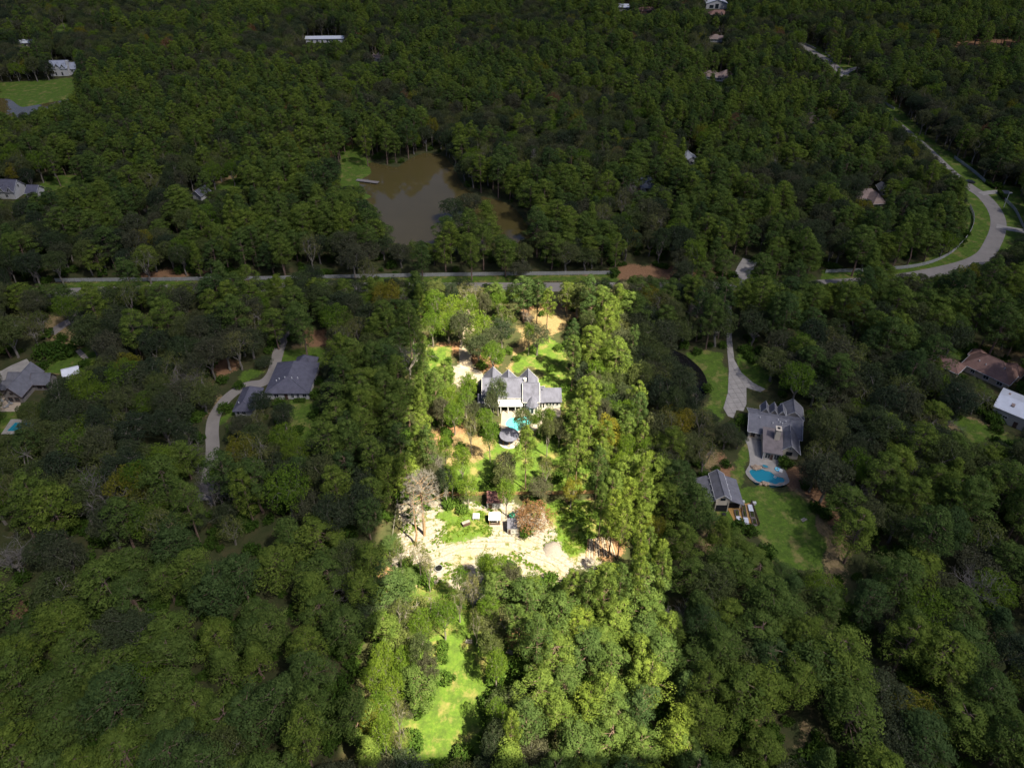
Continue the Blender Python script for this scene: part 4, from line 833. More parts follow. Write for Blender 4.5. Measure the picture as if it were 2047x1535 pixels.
# old tarps, boards and stumps lying about
for px, lb in (((1608, 1040), 'small pale board lying on the right lawn'), ((937, 1284), 'pale board lying in the green strip near the bottom'), ((1018, 1305), 'pale log lying between the pines near the bottom')):
    o = thing('board', W(*px), rnd.uniform(-.5, .8), lb, 'board'); MB().box(0, 0, .12, 1.6, .45, .08).build('plank', M['concrete_pale'], o); MB().box(0, .5, .08, 1.3, .3, .07).build('plank', M['concrete'], o)

# ------------------------------------------------------------------ trees: models (metres, base at the origin)
def limb(mb, a, b2, r0, r1, n, r2, k=3, wob=.12):
    a, b2 = Vector(a), Vector(b2); L = (b2 - a).length; p = a
    for i in range(1, k + 1):
        t_ = i / k; q = a.lerp(b2, t_)
        if i < k: q += Vector((r2.gauss(0, 1), r2.gauss(0, 1), r2.gauss(0, .6))) * L * wob * .4
        mb.tube(p, q, r0 + (r1 - r0) * (i - 1) / k, r0 + (r1 - r0) * t_, n, False); p = q
def clump(mb, tint, c, rc, n, size, r2, flat=.65, up=.35, tang=.75):
    tc = r2.random()
    for _ in range(n):
        while True:
            d = Vector((r2.gauss(0, 1), r2.gauss(0, 1), r2.gauss(0, 1)))
            d.normalize()
            if d.z > -up: break
        p = Vector(c) + Vector((d.x, d.y, d.z * flat)) * rc * r2.uniform(.72, 1.06)
        nm = d * tang + Vector((r2.gauss(0, 1), r2.gauss(0, 1), r2.gauss(.25, 1))) * (1 - tang) * 1.1
        leaf(mb, p, nm, size * r2.uniform(.75, 1.3), r2); tint.append(.55 * tc + .45 * r2.random())
def make_tree(kind, seed):
    r2 = random.Random(seed * 77 + hash(kind) % 1 + len(kind)); wb, lb, tint = MB(), MB(), []
    if kind in ('pine', 'rustpine', 'tallpine'):
        H = 20.0; cb = r2.uniform(.27, .4) * H if kind != 'tallpine' else .25 * H
        Rm = 3.6 if kind != 'tallpine' else 3.0; lean = Vector((r2.gauss(0, .35), r2.gauss(0, .35), 0))
        limb(wb, (0, 0, -.2), lean + Vector((0, 0, H * .97)), .3, .05, 7, r2, 5, .015)
        n = 66; ga = r2.random() * 6.28; Rm *= r2.uniform(.88, 1.12); gap_a = r2.random() * 6.28; lob = [(r2.random() * 6.28, r2.uniform(-.28, .28)) for _ in range(3)]
        for i in range(n):
            t_ = (i + r2.random()) / n; t_ = t_ ** .8
            env = math.sqrt(max(0, 1 - (t_ - .33) ** 2 / .47)) if t_ > .33 else .62 + .38 * t_ / .33
            if kind == 'tallpine': env = (1 - t_) ** .75 * .95 + .06
            a = ga + i * 2.39996 + r2.gauss(0, .3); rr = Rm * env * r2.choice((r2.uniform(.78, 1.05), r2.uniform(.35, .95)))
            rr *= 1 + sum(v_ * math.cos((j_ + 1) * a - la) for j_, (la, v_) in enumerate(lob))
            if math.cos(a - gap_a) > .8 and t_ < .75 and r2.random() < .55: continue
            z = cb + (H - cb) * t_ + r2.gauss(0, .45); c = Vector((rr * math.cos(a), rr * math.sin(a), z)) + lean * (z / H)
            rc = r2.uniform(.8, 1.4) * (1 if t_ < .85 else .8)
            clump(lb, tint, c, rc, 104 if kind != 'rustpine' else 60, .155, r2, .78, .3, .82)
            if rr > .9 and i % 2 == 0: zs = z - rr * .35; wb.tube(lean * (zs / H) + Vector((0, 0, zs)), c - Vector((0, 0, .25)), .07, .03, 3, False)
        mt = 'pine' if kind != 'rustpine' else 'rust'; bk = 'bark'
    elif kind in ('oak', 'lime', 'yellow', 'sparse', 'brown'):
        H = 13.0; Rx = r2.uniform(4.0, 4.7); Rz = r2.uniform(3.6, 4.4); cz = H - Rz; th = r2.uniform(3.2, 4.5)
        thin = kind in ('sparse',); n = 74 if not thin else 46; lobes = [(r2.uniform(0, 6.28), r2.uniform(.75, 1.15)) for _ in range(6)]
        limb(wb, (0, 0, -.2), (r2.gauss(0, .25), r2.gauss(0, .25), th), .36, .26, 7, r2, 3, .05); hubs = []
        for k in range(6):
            a = k * 1.047 + r2.gauss(0, .25); q = Vector((Rx * .5 * math.cos(a), Rx * .5 * math.sin(a), cz + r2.uniform(-.5, 1.8))); limb(wb, (0, 0, th - .1), q, .17, .08, 5, r2, 3, .2); hubs.append(q)
        for i in range(n):
            u = (i + .5) / n; cz_ = 1 - 1.62 * u; a = i * 2.39996 + r2.gauss(0, .35); s = math.sqrt(max(0, 1 - cz_ * cz_))
            g_ = 1 + .16 * sum(math.cos(a - la) * lw for la, lw in lobes[:3]) * .6
            k = r2.uniform(.7, 1.02) * g_ if r2.random() < .8 else r2.uniform(.3, .7)
            c = Vector((Rx * s * k * math.cos(a), Rx * s * k * math.sin(a), cz + Rz * cz_ * k + r2.gauss(0, .2)))
            clump(lb, tint, c, r2.uniform(.8, 1.5), (88 if kind == 'oak' else 70 if kind in ('lime', 'yellow') else 44 if kind == 'brown' else 48), .155 if not thin else .135, r2, .8, .55, .5)
            if i % (2 if not thin else 1) == 0: h_ = min(hubs, key=lambda q: (q - c).length); limb(wb, h_, c, .06, .02, 3, r2, 2, .15)
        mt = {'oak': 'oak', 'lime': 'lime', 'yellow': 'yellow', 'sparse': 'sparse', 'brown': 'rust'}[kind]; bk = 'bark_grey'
    elif kind == 'shrub':
        H = 2.2
        for i in range(26):
            a = r2.uniform(0, 6.28); rr = 1.25 * math.sqrt(r2.random()); z = .35 + (1.6 - .55 * rr) * r2.random(); clump(lb, tint, (rr * math.cos(a), rr * math.sin(a), z), .5, 24, .17, r2, .85, .7, .5)
        for k in range(5): a = k * 1.25; wb.tube((0, 0, -.05), (.8 * math.cos(a), .8 * math.sin(a), 1.2), .05, .02, 4, False)
        mt, bk = 'shrub', 'bark'
    return wb.mesh('trunk', M[bk]), leaf_mesh('crown', lb, tint, M[mt]), H
def make_dead(kind, seed):
    r2 = random.Random(seed * 31 + 5); wb, fb = MB(), MB()
    def grow_(p, d, L, r, lev):
        q = p; dd = Vector(d)
        for k in range(3):
            dd = (dd + Vector((r2.gauss(0, .16), r2.gauss(0, .16), r2.gauss(.03, .1)))).normalized(); n_ = q + dd * L / 3
            (wb if lev < 2 else fb).tube(q, n_, r * (1 - .25 * k / 3), r * (1 - .25 * (k + 1) / 3), 6 if lev == 0 else 4 if lev == 1 else 3, False); q = n_
            if lev < 4 and (k or lev):
                for _ in range(2 if lev < 3 else 1):
                    a = r2.uniform(0, 6.28); o_ = dd.orthogonal().normalized(); o_.rotate(Matrix.Rotation(a, 3, dd)); nd = (dd * .75 + o_ * r2.uniform(.5, .95)).normalized(); grow_(q, nd, L * r2.uniform(.5, .72), r * .5, lev + 1)
    if kind == 'deadpine':
        H = 21.0; limb(wb, (0, 0, -.2), (.1, 0, H * .9), .42, .1, 8, r2, 6, .01)
        for i in range(46):
            t_ = .56 + .42 * (i / 46); a = i * 2.4 + r2.gauss(0, .3); L = 4.6 * (1.06 - t_) ** .45 * r2.uniform(.75, 1.1) * 1.75; d = Vector((math.cos(a), math.sin(a), (t_ - .62) * 2.2)).normalized()
            p = Vector((.1 * t_, 0, H * t_ * .93)); q = p
            for k in range(3):
                d = (d + Vector((r2.gauss(0, .12), r2.gauss(0, .12), .1))).normalized(); n_ = q + d * L / 3; wb.tube(q, n_, .09 - .022 * k, .07 - .022 * k, 4, False); q = n_
                for _ in range(8):
                    o_ = d.orthogonal().normalized(); o_.rotate(Matrix.Rotation(r2.uniform(0, 6.28), 3, d)); e = q + (d * .7 + o_ * .7).normalized() * r2.uniform(.5, 1.2); fb.tube(q, e, .045, .02, 3, False)
                    for _ in range(3): fb.tube(e, e + Vector((r2.gauss(0, .35), r2.gauss(0, .35), r2.gauss(.1, .3))), .02, .01, 3, False)
    elif kind == 'trunk':
        H = 20.0; limb(wb, (0, 0, -.2), (-1.2, .6, H), .3, .07, 8, r2, 5, .02)
        for i in range(9): z = 10 + i * 1.1; a = r2.uniform(0, 6.28); fb.tube((-1.2 * z / H, .6 * z / H, z), (-1.2 * z / H + 1.3 * math.cos(a), .6 * z / H + 1.3 * math.sin(a), z + .5), .06, .02, 3, False)
    elif kind == 'greypine':
        H = 17.0; limb(wb, (0, 0, -.2), (.1, .1, H), .3, .05, 7, r2, 5, .015)
        for i in range(70):
            t_ = .35 + .63 * (i / 70); a = i * 2.4 + r2.gauss(0, .4); L = 3.1 * (1.1 - t_) ** .6 * r2.uniform(.6, 1.1); d = Vector((math.cos(a), math.sin(a), .25 + r2.gauss(0, .15))); p = Vector((0, 0, H * t_)); q = p + d * L; wb.tube(p, q, .05, .02, 3, False)
            for _ in range(6): s = p + d * L * r2.uniform(.4, 1); fb.tube(s, s + Vector((r2.gauss(0, .4), r2.gauss(0, .4), r2.gauss(.15, .25))), .03, .01, 3, False)
    else:
        H = 12.0; limb(wb, (0, 0, -.2), (r2.gauss(0, .5), r2.gauss(0, .5), 4.2), .3, .22, 7, r2, 3, .06); p = Vector(wb.v[-1]); p = Vector((0, 0, 4.0))
        for k in range(5): a = k * 1.257 + r2.gauss(0, .3); grow_(p, Vector((math.cos(a) * .75, math.sin(a) * .75, .8)).normalized(), r2.uniform(4.0, 5.6), .15, 1)
    bk = {'deadpine': 'bark_tan', 'trunk': 'bark_tan', 'greypine': 'bark_grey'}.get(kind, 'bark_dead')
    return wb.mesh('trunk', M[bk]), fb.mesh('twigs', M['bark_dead'] if kind != 'greypine' else M['bark_grey']), H
PROTO = {}
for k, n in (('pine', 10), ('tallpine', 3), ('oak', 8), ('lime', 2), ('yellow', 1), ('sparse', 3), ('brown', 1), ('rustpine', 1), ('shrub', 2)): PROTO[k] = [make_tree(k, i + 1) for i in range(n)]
for k, n in (('deadpine', 1), ('trunk', 1), ('greypine', 1), ('snag', 3)): PROTO[k] = [make_dead(k, i + 1) for i in range(n)]
BASE_R = dict(pine=4.4, tallpine=3.6, rustpine=4.2, oak=5.2, lime=5.2, yellow=5.2, sparse=5.0, brown=5.0, shrub=1.6, deadpine=4.2, trunk=1, greypine=3, snag=4.5)
BASE_C = dict(pine=15.2, tallpine=13, rustpine=15, oak=8.8, lime=8.8, yellow=8.8, sparse=8.8, brown=8.8, shrub=1.1, deadpine=17, trunk=10, greypine=11, snag=8)
# ------------------------------------------------------------------ trees: where they stand
TREES = []                                         # kind, variant, X, Y, sxy, sz, rot, picked by hand
def plant(kind, X, Y, sxy, sz, hand=None): TREES.append([kind, rnd.randrange(len(PROTO[kind])), X, Y, sxy, sz, rnd.uniform(0, 6.283), hand])
def at_crown(kind, cx_, cy_, wpx, sz=None, hand=True):
    sz = sz or rnd.uniform(.82, 1.12); zc = BASE_C[kind] * sz; X, Y = W(cx_, cy_, zc)
    ppm = FPX / (Y * cp + (CAM_H - zc) * sp); s = max(.4, wpx / 2 / ppm / BASE_R[kind]); plant(kind, X, Y, s, sz, hand)
p5z = zz(650, 500, .342); pB = zz(650, 1010, .342)
KIND = dict(P='pine', O='oak', L='lime', S='sparse', Y='yellow', B='brown', T='tallpine')
UP = """650,240,110,O 740,255,90,O 820,250,130,S 640,300,120,O 930,320,90,O 1010,300,120,O 760,345,170,O 850,330,110,O 900,265,110,S 1160,230,150,P 1240,250,90,P 1300,290,90,P 1420,255,120,S 1540,230,110,P 1620,290,150,P 1560,330,120,P 1660,340,120,P 1720,270,90,P
620,430,120,O 720,440,150,O 790,440,140,O 900,440,160,O 960,520,160,O 900,560,150,O 1030,470,140,O 980,610,140,O 1060,400,120,S 850,545,100,O 1240,500,150,O 1190,490,70,O 1540,430,110,O 1680,400,90,P 1450,500,110,P 1560,520,160,P 1450,590,110,P 1740,480,130,S 1530,620,120,O 1640,640,130,O 1720,660,120,O 1800,520,80,P 1500,720,110,O 1590,720,120,O 1640,770,120,O 1560,790,120,O 1720,770,110,O 1560,870,120,P 1475,955,140,P 1650,860,120,O 1740,860,120,O 1820,860,120,P 1840,930,110,P 1620,960,110,O 1700,950,120,O 1780,960,110,O 1780,1060,120,P 1640,1080,100,P 1480,1120,120,P 1600,1180,110,P 1860,1080,90,P 1760,1160,110,O 1870,1180,90,O 1420,1220,100,P 1600,1250,100,P 1720,1260,110,O 1800,1290,120,O 1860,1290,110,P 1680,1390,140,P 1780,1420,130,P 1870,1420,120,P 1620,1450,100,P 1820,1340,100,O 1900,1350,90,O
570,560,75,P 570,640,80,P 580,720,90,P 540,740,80,P 690,740,140,P 640,790,120,P 560,800,80,P 560,860,90,P 830,790,110,O 820,870,110,O 720,870,120,O 680,930,100,O 750,960,120,O 560,1040,140,P 540,1110,120,P 600,1130,100,P 700,1150,90,L 800,1230,120,L 1010,830,130,O 975,900,90,O 940,990,100,O 870,950,90,O 850,1050,100,S 960,1090,90,O 1160,1000,120,O 1250,985,70,O 1310,985,60,O 1175,1130,110,P 1300,1060,80,O 1370,1040,90,O 480,1250,110,O 560,1260,90,O 640,1320,100,O 500,1330,90,O 700,1345,100,O 740,1330,80,L 830,1385,120,L 1050,1340,140,O 1060,1250,130,O 1060,1420,110,O 1290,1280,110,S 1440,1395,120,Y"""
LOW = """1740,60,150,P 1690,20,140,P 1850,60,130,P 1930,140,120,Y 1840,260,110,P 1960,280,110,P 1900,210,100,P 1980,370,110,P 1830,400,100,P 430,270,90,S 545,290,120,S 600,360,90,S 1000,370,150,O 930,350,110,O 1090,430,130,O 1210,480,120,O 860,480,120,S 790,440,90,O 1450,470,130,P 1540,460,140,P 1640,450,140,P 1730,440,120,P 690,640,150,L 560,700,150,L 440,640,140,S 780,560,110,S 950,600,130,O 880,690,90,S 330,700,130,L 560,860,150,O 470,920,150,L 600,960,120,O 340,900,140,L 280,1000,150,L 400,1060,150,L 320,1180,150,L 420,1210,120,S 260,1250,140,Y 340,1340,150,L 430,1350,110,S 970,830,140,O 1000,940,130,O 1010,1230,130,O 1000,1330,130,O 980,1420,120,O 1090,1280,110,P 1130,680,170,P 1240,760,180,P"""
for f, txt in ((p5z, UP), (pB, LOW)):
    for it in txt.split():
        a, b2, w_, k = it.split(','); c0 = f(float(a), float(b2)); at_crown('lime' if k == 'O' and rnd.random() < .42 else KIND[k], c0[0], c0[1], float(w_) * .342 * 1.12)  # some oaks swapped for brighter-leaved trees, putting lot brightness into leaf colour
for i, x in enumerate(range(846, 1262, 26)):       # low trees that screen the road at the top of the lot
    if i % 6 == 4: continue
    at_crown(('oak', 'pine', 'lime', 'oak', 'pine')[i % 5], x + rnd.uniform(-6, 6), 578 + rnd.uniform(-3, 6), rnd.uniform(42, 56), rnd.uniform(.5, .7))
for x in list(range(10, 846, 22)) + list(range(1270, 1640, 24)):   # and beside the lot
    if 132 < x < 165 or 203 < x < 224 or 335 < x < 352 or 1465 < x < 1500: continue
    yr = 590 - x * .022 if x < 800 else 572
    at_crown(('oak', 'pine', 'oak', 'pine', 'tallpine')[rnd.randrange(5)], x + rnd.uniform(-6, 6), yr - 1 + rnd.uniform(-2, 7), rnd.uniform(42, 56), rnd.uniform(.5, .72))
for x, y_, w_, k in ((562, 612, 60, 'oak'), (590, 632, 60, 'pine'), (566, 650, 52, 'oak'), (545, 640, 55, 'pine'), (905, 415, 60, 'oak'), (940, 405, 62, 'oak'), (970, 430, 55, 'tallpine'), (925, 445, 62, 'oak'), (890, 455, 55, 'pine'), (955, 460, 58, 'oak'), (985, 465, 50, 'pine'), (915, 478, 52, 'oak'), (885, 485, 45, 'oak'), (800, 505, 50, 'oak'), (840, 505, 50, 'pine'), (765, 490, 50, 'oak'), (1010, 500, 48, 'pine'), (1045, 505, 48, 'oak')): at_crown(k, x, y_, w_, .8)
# notable single trees
def base_tree(kind, px, s, sz, label): plant(kind, *W(*px), s, sz, label)
base_tree('deadpine', (849, 1069), 1.0, 1.0, 'tall bare dead pine with a fan of grey branches on the sand')
base_tree('trunk', (830, 1090), 1.0, .95, 'leaning bare tan trunk just left of the dead pine')
base_tree('brown', (1064, 1056), 1.12, .56, 'rust-brown dying tree beside the sheds on the sand')
base_tree('snag', (873, 960), .6, .75, 'bleached bare snag at the left of the lot behind the fence')
base_tree('snag', (1058, 655), .62, .6, 'fallen-looking bare grey tree in the clearing behind the white house')
base_tree('greypine', (1066, 362), 1.0, 1.0, 'grey-brown dead pine on the right shore of the pond, farther one')
base_tree('greypine', (1115, 402), 1.05, 1.0, 'tan dead pine right of the pond, nearer one')
base_tree('rustpine', (1322, 318), .7, .75, 'orange-brown pine in the wood behind the grey-roofed house')
base_tree('yellow', (1918, 600), 1.0, 1.1, 'yellow-leaved tree below the road bend at the right')
base_tree('yellow', (243, 92), 1.0, 1.1, 'pale yellow tree in the far left wood')
base_tree('brown', (588, 258), 1.1, 1.1, 'orange-leaved tree in the wood left of the pond')
for px, s, lb in (((1820, 925), 1.0, 'white bare snag in the dark wood right of the chimney house'), ((1705, 1015), .8, 'twiggy grey bare tree beside the right lawn'), ((1790, 1000), .9, 'bare pale-limbed tree below the white snag'), ((385, 800), 1.0, 'bare silvery dead tree left of the curved drive'), ((695, 1195), .9, 'bare grey tree in the dark wood left of the lot'), ((430, 1010), .9, 'bare leaning snag beside the sandy patch on the left'), ((385, 935), .8, 'bare branched snag above the sandy patch on the left'), ((556, 320), 1.1, 'pale dead tree in the wood left of the pond'), ((1930, 1210), .9, 'bare snag in the dark wood at the lower right'), ((900, 130), .9, 'grey dead tree in the far wood above the pond'), ((1870, 870), .7, 'grey twiggy tree at the edge of the far right yard')):
    base_tree('snag', px, s, s, lb)
for px, s, k, lb in (((452, 822), 1.6, 'shrub', 'round green bush on the island of the left drive'), ((1052, 1068), 1.2, 'shrub', 'small round bright bush beside the dark-roofed shed'), ((903, 1012), 1.4, 'shrub', 'round green bush left of the weeds in the sandy yard'), ((925, 1022), 1.2, 'shrub', 'low green bush between the round bush and the table'), ((1990, 862), 1.2, 'shrub', 'small round bush on the far right lawn'), ((90, 712), 2.4, 'shrub', 'reddish round bush beside the tan clearing'), ((130, 712), 2.8, 'shrub', 'large dark round bush beside the tan clearing'), ((480, 775), 1.3, 'shrub', 'spiky small tree where the left drive forks')):
    base_tree(k, px, s, s, lb)
# what must stay in view (picture outlines): no crown may cover these
SEE = [
 [(800,1040),(860,1012),(935,1008),(965,1000),(970,990),(1010,990),(1090,1015),(1130,1005),(1180,1005),(1225,1060),(1250,1095),(1215,1112),(1160,1125),(1120,1170),(1095,1150),(1030,1125),(985,1118),(930,1145),(890,1165),(868,1180),(862,1150),(805,1115),(795,1070)],
 [(962,745),(985,733),(1000,745),(1015,740),(1035,752),(1055,736),(1078,750),(1080,780),(1122,785),(1122,835),(1040,830),(1010,825),(985,800),(965,790)], [(1020,735),(1060,695),(1090,680),(1100,750),(1140,790),(1135,805),(1122,790),(1080,775),(1078,748)],
 [(1005,828),(1060,830),(1050,862),(1035,880),(1005,880),(998,860)], [(905,740),(922,738),(918,700),(933,700),(938,742),(960,748),(955,772),(920,765)], [(1045,645),(1070,628),(1135,632),(1125,660),(1115,690),(1105,730),(1060,725),(1050,700)],
 [(1060,900),(1110,890),(1120,910),(1070,935)], [(930,935),(985,935),(960,975),(935,965)], [(1090,985),(1180,984),(1180,990),(1090,992)], Z(pB0, (690,830),(860,790),(910,900),(895,1100),(940,1140),(915,1250),(870,1430),(580,1430),(500,1340),(540,1190),(670,1130),(740,1000),(720,900)), [(888,1228),(928,1236),(948,1290),(898,1298)], [(1178,1068),(1225,1065),(1250,1092),(1215,1112),(1175,1114)],
 [(540,790),(560,725),(590,715),(640,730),(635,780),(612,797),(545,800)], [(420,868),(430,822),(470,782),(535,757),(553,705),(560,675),(568,700),(555,740),(545,770),(500,785),(480,795),(450,820),(470,830),(440,868)], [(590,815),(628,812),(636,865),(602,875)], [(568,695),(645,692),(640,715),(568,715)], [(467,825),(487,787),(505,785),(500,800),(482,828)], [(403,990),(425,985),(430,1020),(410,1025)],
 [(0,745),(60,728),(90,748),(105,747),(98,770),(45,793),(40,825),(0,830)], [(75,738),(150,715),(195,695),(175,728),(130,742),(95,745)], [(0,795),(38,800),(36,850),(0,880)], [(10,865),(30,845),(42,848),(38,862)], [(100,660),(140,640),(150,650),(120,680)],
 [(113,553),(210,557),(210,568),(113,566)], [(280,556),(400,554),(400,566),(280,566)], [(640,554),(700,553),(700,564),(640,565)], [(775,550),(990,547),(990,558),(775,560)], [(1060,546),(1222,544),(1222,556),(1060,557)], [(138,584),(160,583),(160,592),(138,594)], [(205,583),(222,582),(222,590),(205,591)], [(1235,532),(1330,535),(1330,550),(1235,552)], [(1470,530),(1498,530),(1500,555),(1475,562)], [(1640,540),(1690,542),(1690,556),(1640,558)],
 [(1360,712),(1415,720),(1453,720),(1452,690),(1462,690),(1475,740),(1525,785),(1492,788),(1490,828),(1455,832),(1405,808),(1415,780),(1392,740)],
 [(1500,845),(1508,822),(1535,818),(1603,840),(1605,888),(1598,912),(1545,922),(1500,880)], [(1494,928),(1520,885),(1555,918),(1578,950),(1570,972),(1502,968)], [(1445,1008),(1480,968),(1565,978),(1615,1012),(1638,1100),(1635,1135),(1590,1128),(1545,1105),(1515,1052),(1445,1040)], [(1423,960),(1432,938),(1470,952),(1482,1005),(1442,1010)], [(1615,1020),(1660,1060),(1670,1120),(1645,1130)],
 [(1890,708),(1902,702),(1920,722),(1915,740),(1900,735)], [(1928,718),(1950,703),(1985,722),(2030,755),(2018,765),(1995,748),(1960,745),(1935,735)], [(1985,822),(2003,788),(2047,802),(2047,858)], [(1885,842),(1955,832),(2035,865),(2047,888),(1985,878),(1940,855)],
 [(1934,374),(1960,380),(2000,380),(2030,386),(2047,440),(2047,470),(2012,475),(1998,500),(1960,525),(1880,543),(1795,545),(1785,538),(1870,527),(1920,495),(1945,440),(1934,395)], [(1885,320),(1910,315),(1973,365),(1988,375),(1950,372),(1905,342)], [(1840,280),(1852,274),(1908,325),(1900,338)], [(1768,214),(1785,208),(1842,262),(1832,275)], [(1600,89),(1614,82),(1672,122),(1664,130)], [(1458,1012),(1500,1004),(1520,1052),(1470,1052)], [(1600,992),(1640,1022),(1685,1100),(1680,1150),(1652,1155),(1642,1100)], [(1668,135),(1705,133),(1705,150),(1672,152)], [(1600,86),(1630,98),(1625,104),(1602,95)],
 [(738,328),(800,335),(850,308),(888,322),(935,384),(1010,405),(1042,438),(1055,470),(1035,478),(1008,465),(1002,420),(955,395),(905,402),(875,440),(868,480),(805,480),(775,440),(745,400),(725,365)], [(680,370),(692,305),(718,300),(738,340),(728,362)], [(718,398),(742,392),(738,404)],
 [(0,168),(60,166),(146,160),(146,192),(70,208),(20,205),(0,202)], [(0,200),(20,202),(45,214),(128,201),(70,222),(35,230),(0,222)], [(103,123),(138,123),(152,132),(142,153),(112,153)], [(0,377),(50,377),(56,388),(38,396),(0,398)], [(58,380),(110,358),(178,351),(172,360),(90,380)], [(387,390),(397,380),(410,380),(408,394),(392,398)], [(430,375),(455,362),(478,358),(470,370)],
 [(1286,357),(1299,354),(1302,376),(1290,382)], [(1373,308),(1388,306),(1389,322),(1376,326)], [(1408,146),(1452,146),(1452,158),(1412,158)], [(1431,165),(1443,166),(1446,178),(1432,178)], [(1735,386),(1765,380),(1770,400),(1765,412),(1748,408)], [(1237,10),(1258,10),(1256,22),(1238,22)], [(1408,0),(1458,0),(1452,14),(1412,14)], [(1410,18),(1452,18),(1448,30),(1418,30)], [(747,110),(766,107),(766,121),(748,123)], [(605,74),(688,74),(688,84),(605,84)], [(38,82),(64,82),(64,92),(40,94)], [(1278,18),(1312,18),(1310,26),(1280,26)], [(1908,86),(2038,81),(2038,89),(1908,94)], [(98,72),(130,46),(138,50),(105,74)], [(1420,80),(1442,80),(1442,92),(1425,92)], [(1618,240),(1632,240),(1630,250),(1620,250)], [(390,106),(402,106),(400,112),(392,112)],
 [(30,1195),(62,1192),(58,1222),(30,1225)], [(1488,1420),(1500,1410),(1510,1450),(1495,1470)], [(1600,1440),(1625,1450),(1620,1480),(1598,1480)],
]
KEEP = list(gwater.values()) + list(gpool.values()) + ROADS + FOOT + [yard]
s0 = 5.6; cand = []
ny = int((800 - 42) / s0)
for j in range(ny + 1):
    Y = 42 + j * s0; xm = .70 * Y + 75
    for i in range(int(-xm / s0), int(xm / s0) + 1): cand.append(((i + .5 * (j % 2)) * s0 + rnd.uniform(-2.0, 2.0), Y + rnd.uniform(-2.0, 2.0)))
cand = np.array(cand); NC = len(cand)
rr = np.random.RandomState(3); u1 = rr.rand(NC); u2 = rr.rand(NC); u3 = rr.rand(NC)
patch = vnoise(cand[:, 0] + 900, cand[:, 1], 38, 11) * .6 + vnoise(cand[:, 0] + 900, cand[:, 1], 14, 12) * .4
gpx, gpy = PJ(cand[:, 0], cand[:, 1], 12.0)
pine_p = np.clip(.56 + (patch - .5) * 4.0, .06, .95)
pine_p = np.where(cand[:, 1] > 320, pine_p - .16, pine_p); pine_p = np.where(gpy > 1000, np.maximum(pine_p, .8), pine_p); pine_p = np.where((gpy > 1180) & (gpx > 740) & (gpx < 1010), .12, pine_p); pine_p = np.where((gpy > 1150) & (gpx >= 1040) & (gpx < 1400), .95, pine_p)
pine_p = np.where((gpy > 1000) & (gpy < 1250) & (gpx > 1620), .35, pine_p)
kinds = np.where(u1 < pine_p, 'pine', 'oak').astype('U10')
oth = u1 >= pine_p
kinds[oth & (u2 < .13)] = 'sparse'; kinds[oth & (u2 > .93)] = 'lime'; kinds[oth & (u2 > .13) & (u2 < .15)] = 'yellow'; kinds[oth & (u2 > .15) & (u2 < .156) & (cand[:, 1] > 300)] = 'brown'
kinds[~oth & (u2 < .07)] = 'tallpine'; kinds[(u3 > .996)] = 'snag'
sz = np.where(np.isin(kinds, ('pine', 'tallpine')), rr.uniform(.62, 1.1, NC), rr.uniform(.72, 1.3, NC)); sx = np.where(np.isin(kinds, ('pine', 'tallpine')), rr.uniform(.85, 1.32, NC), rr.uniform(.78, 1.25, NC))
low = (gpy > 1020) & ~((gpx > 700) & (gpx < 1410)); sx[low] *= 1.12; sx[(gpy > 1150) & (gpx > 1000) & (gpx < 1400)] *= .95
ok = np.ones(NC, bool)
for p in KEEP:
    xs = [q[0] for q in p]; ys = [q[1] for q in p]; m_ = (cand[:, 0] > min(xs) - 2) & (cand[:, 0] < max(xs) + 2) & (cand[:, 1] > min(ys) - 2) & (cand[:, 1] < max(ys) + 2)
    if m_.any(): i_ = np.where(m_)[0]; ok[i_[sdist(cand[i_, 0], cand[i_, 1], p) > -1.0]] = False
hand = np.array([(t_[2], t_[3], BASE_R[t_[0]] * t_[4]) for t_ in TREES])
for hx, hy, hr in hand: ok &= np.hypot(cand[:, 0] - hx, cand[:, 1] - hy) > max(2.2, hr * .85)
lotn = (gpx > 700) & (gpx < 1410) & (gpy > 1150)
ok &= ~((gpy > 1040) & ~lotn & (rr.rand(NC) < .3))
ok &= ~((cand[:, 1] < 300) & ~lotn & (rr.rand(NC) < .2)); farn = cand[:, 1] > 330; sx[farn] *= .9
sz = np.where(lotn, rr.uniform(.56, .7, NC), sz); near_ = (gpy > 1080) & ~lotn; sz = np.where(near_, sz * .8, sz)
tests = [(0, 0)] + [(math.cos(a) * q, math.sin(a) * q) for q in (.55, 1.0) for a in np.arange(0, 6.28, .7854)]
keep = ok.copy(); todo = ok.copy()
bx, by = PJ(cand[:, 0], cand[:, 1], 0)
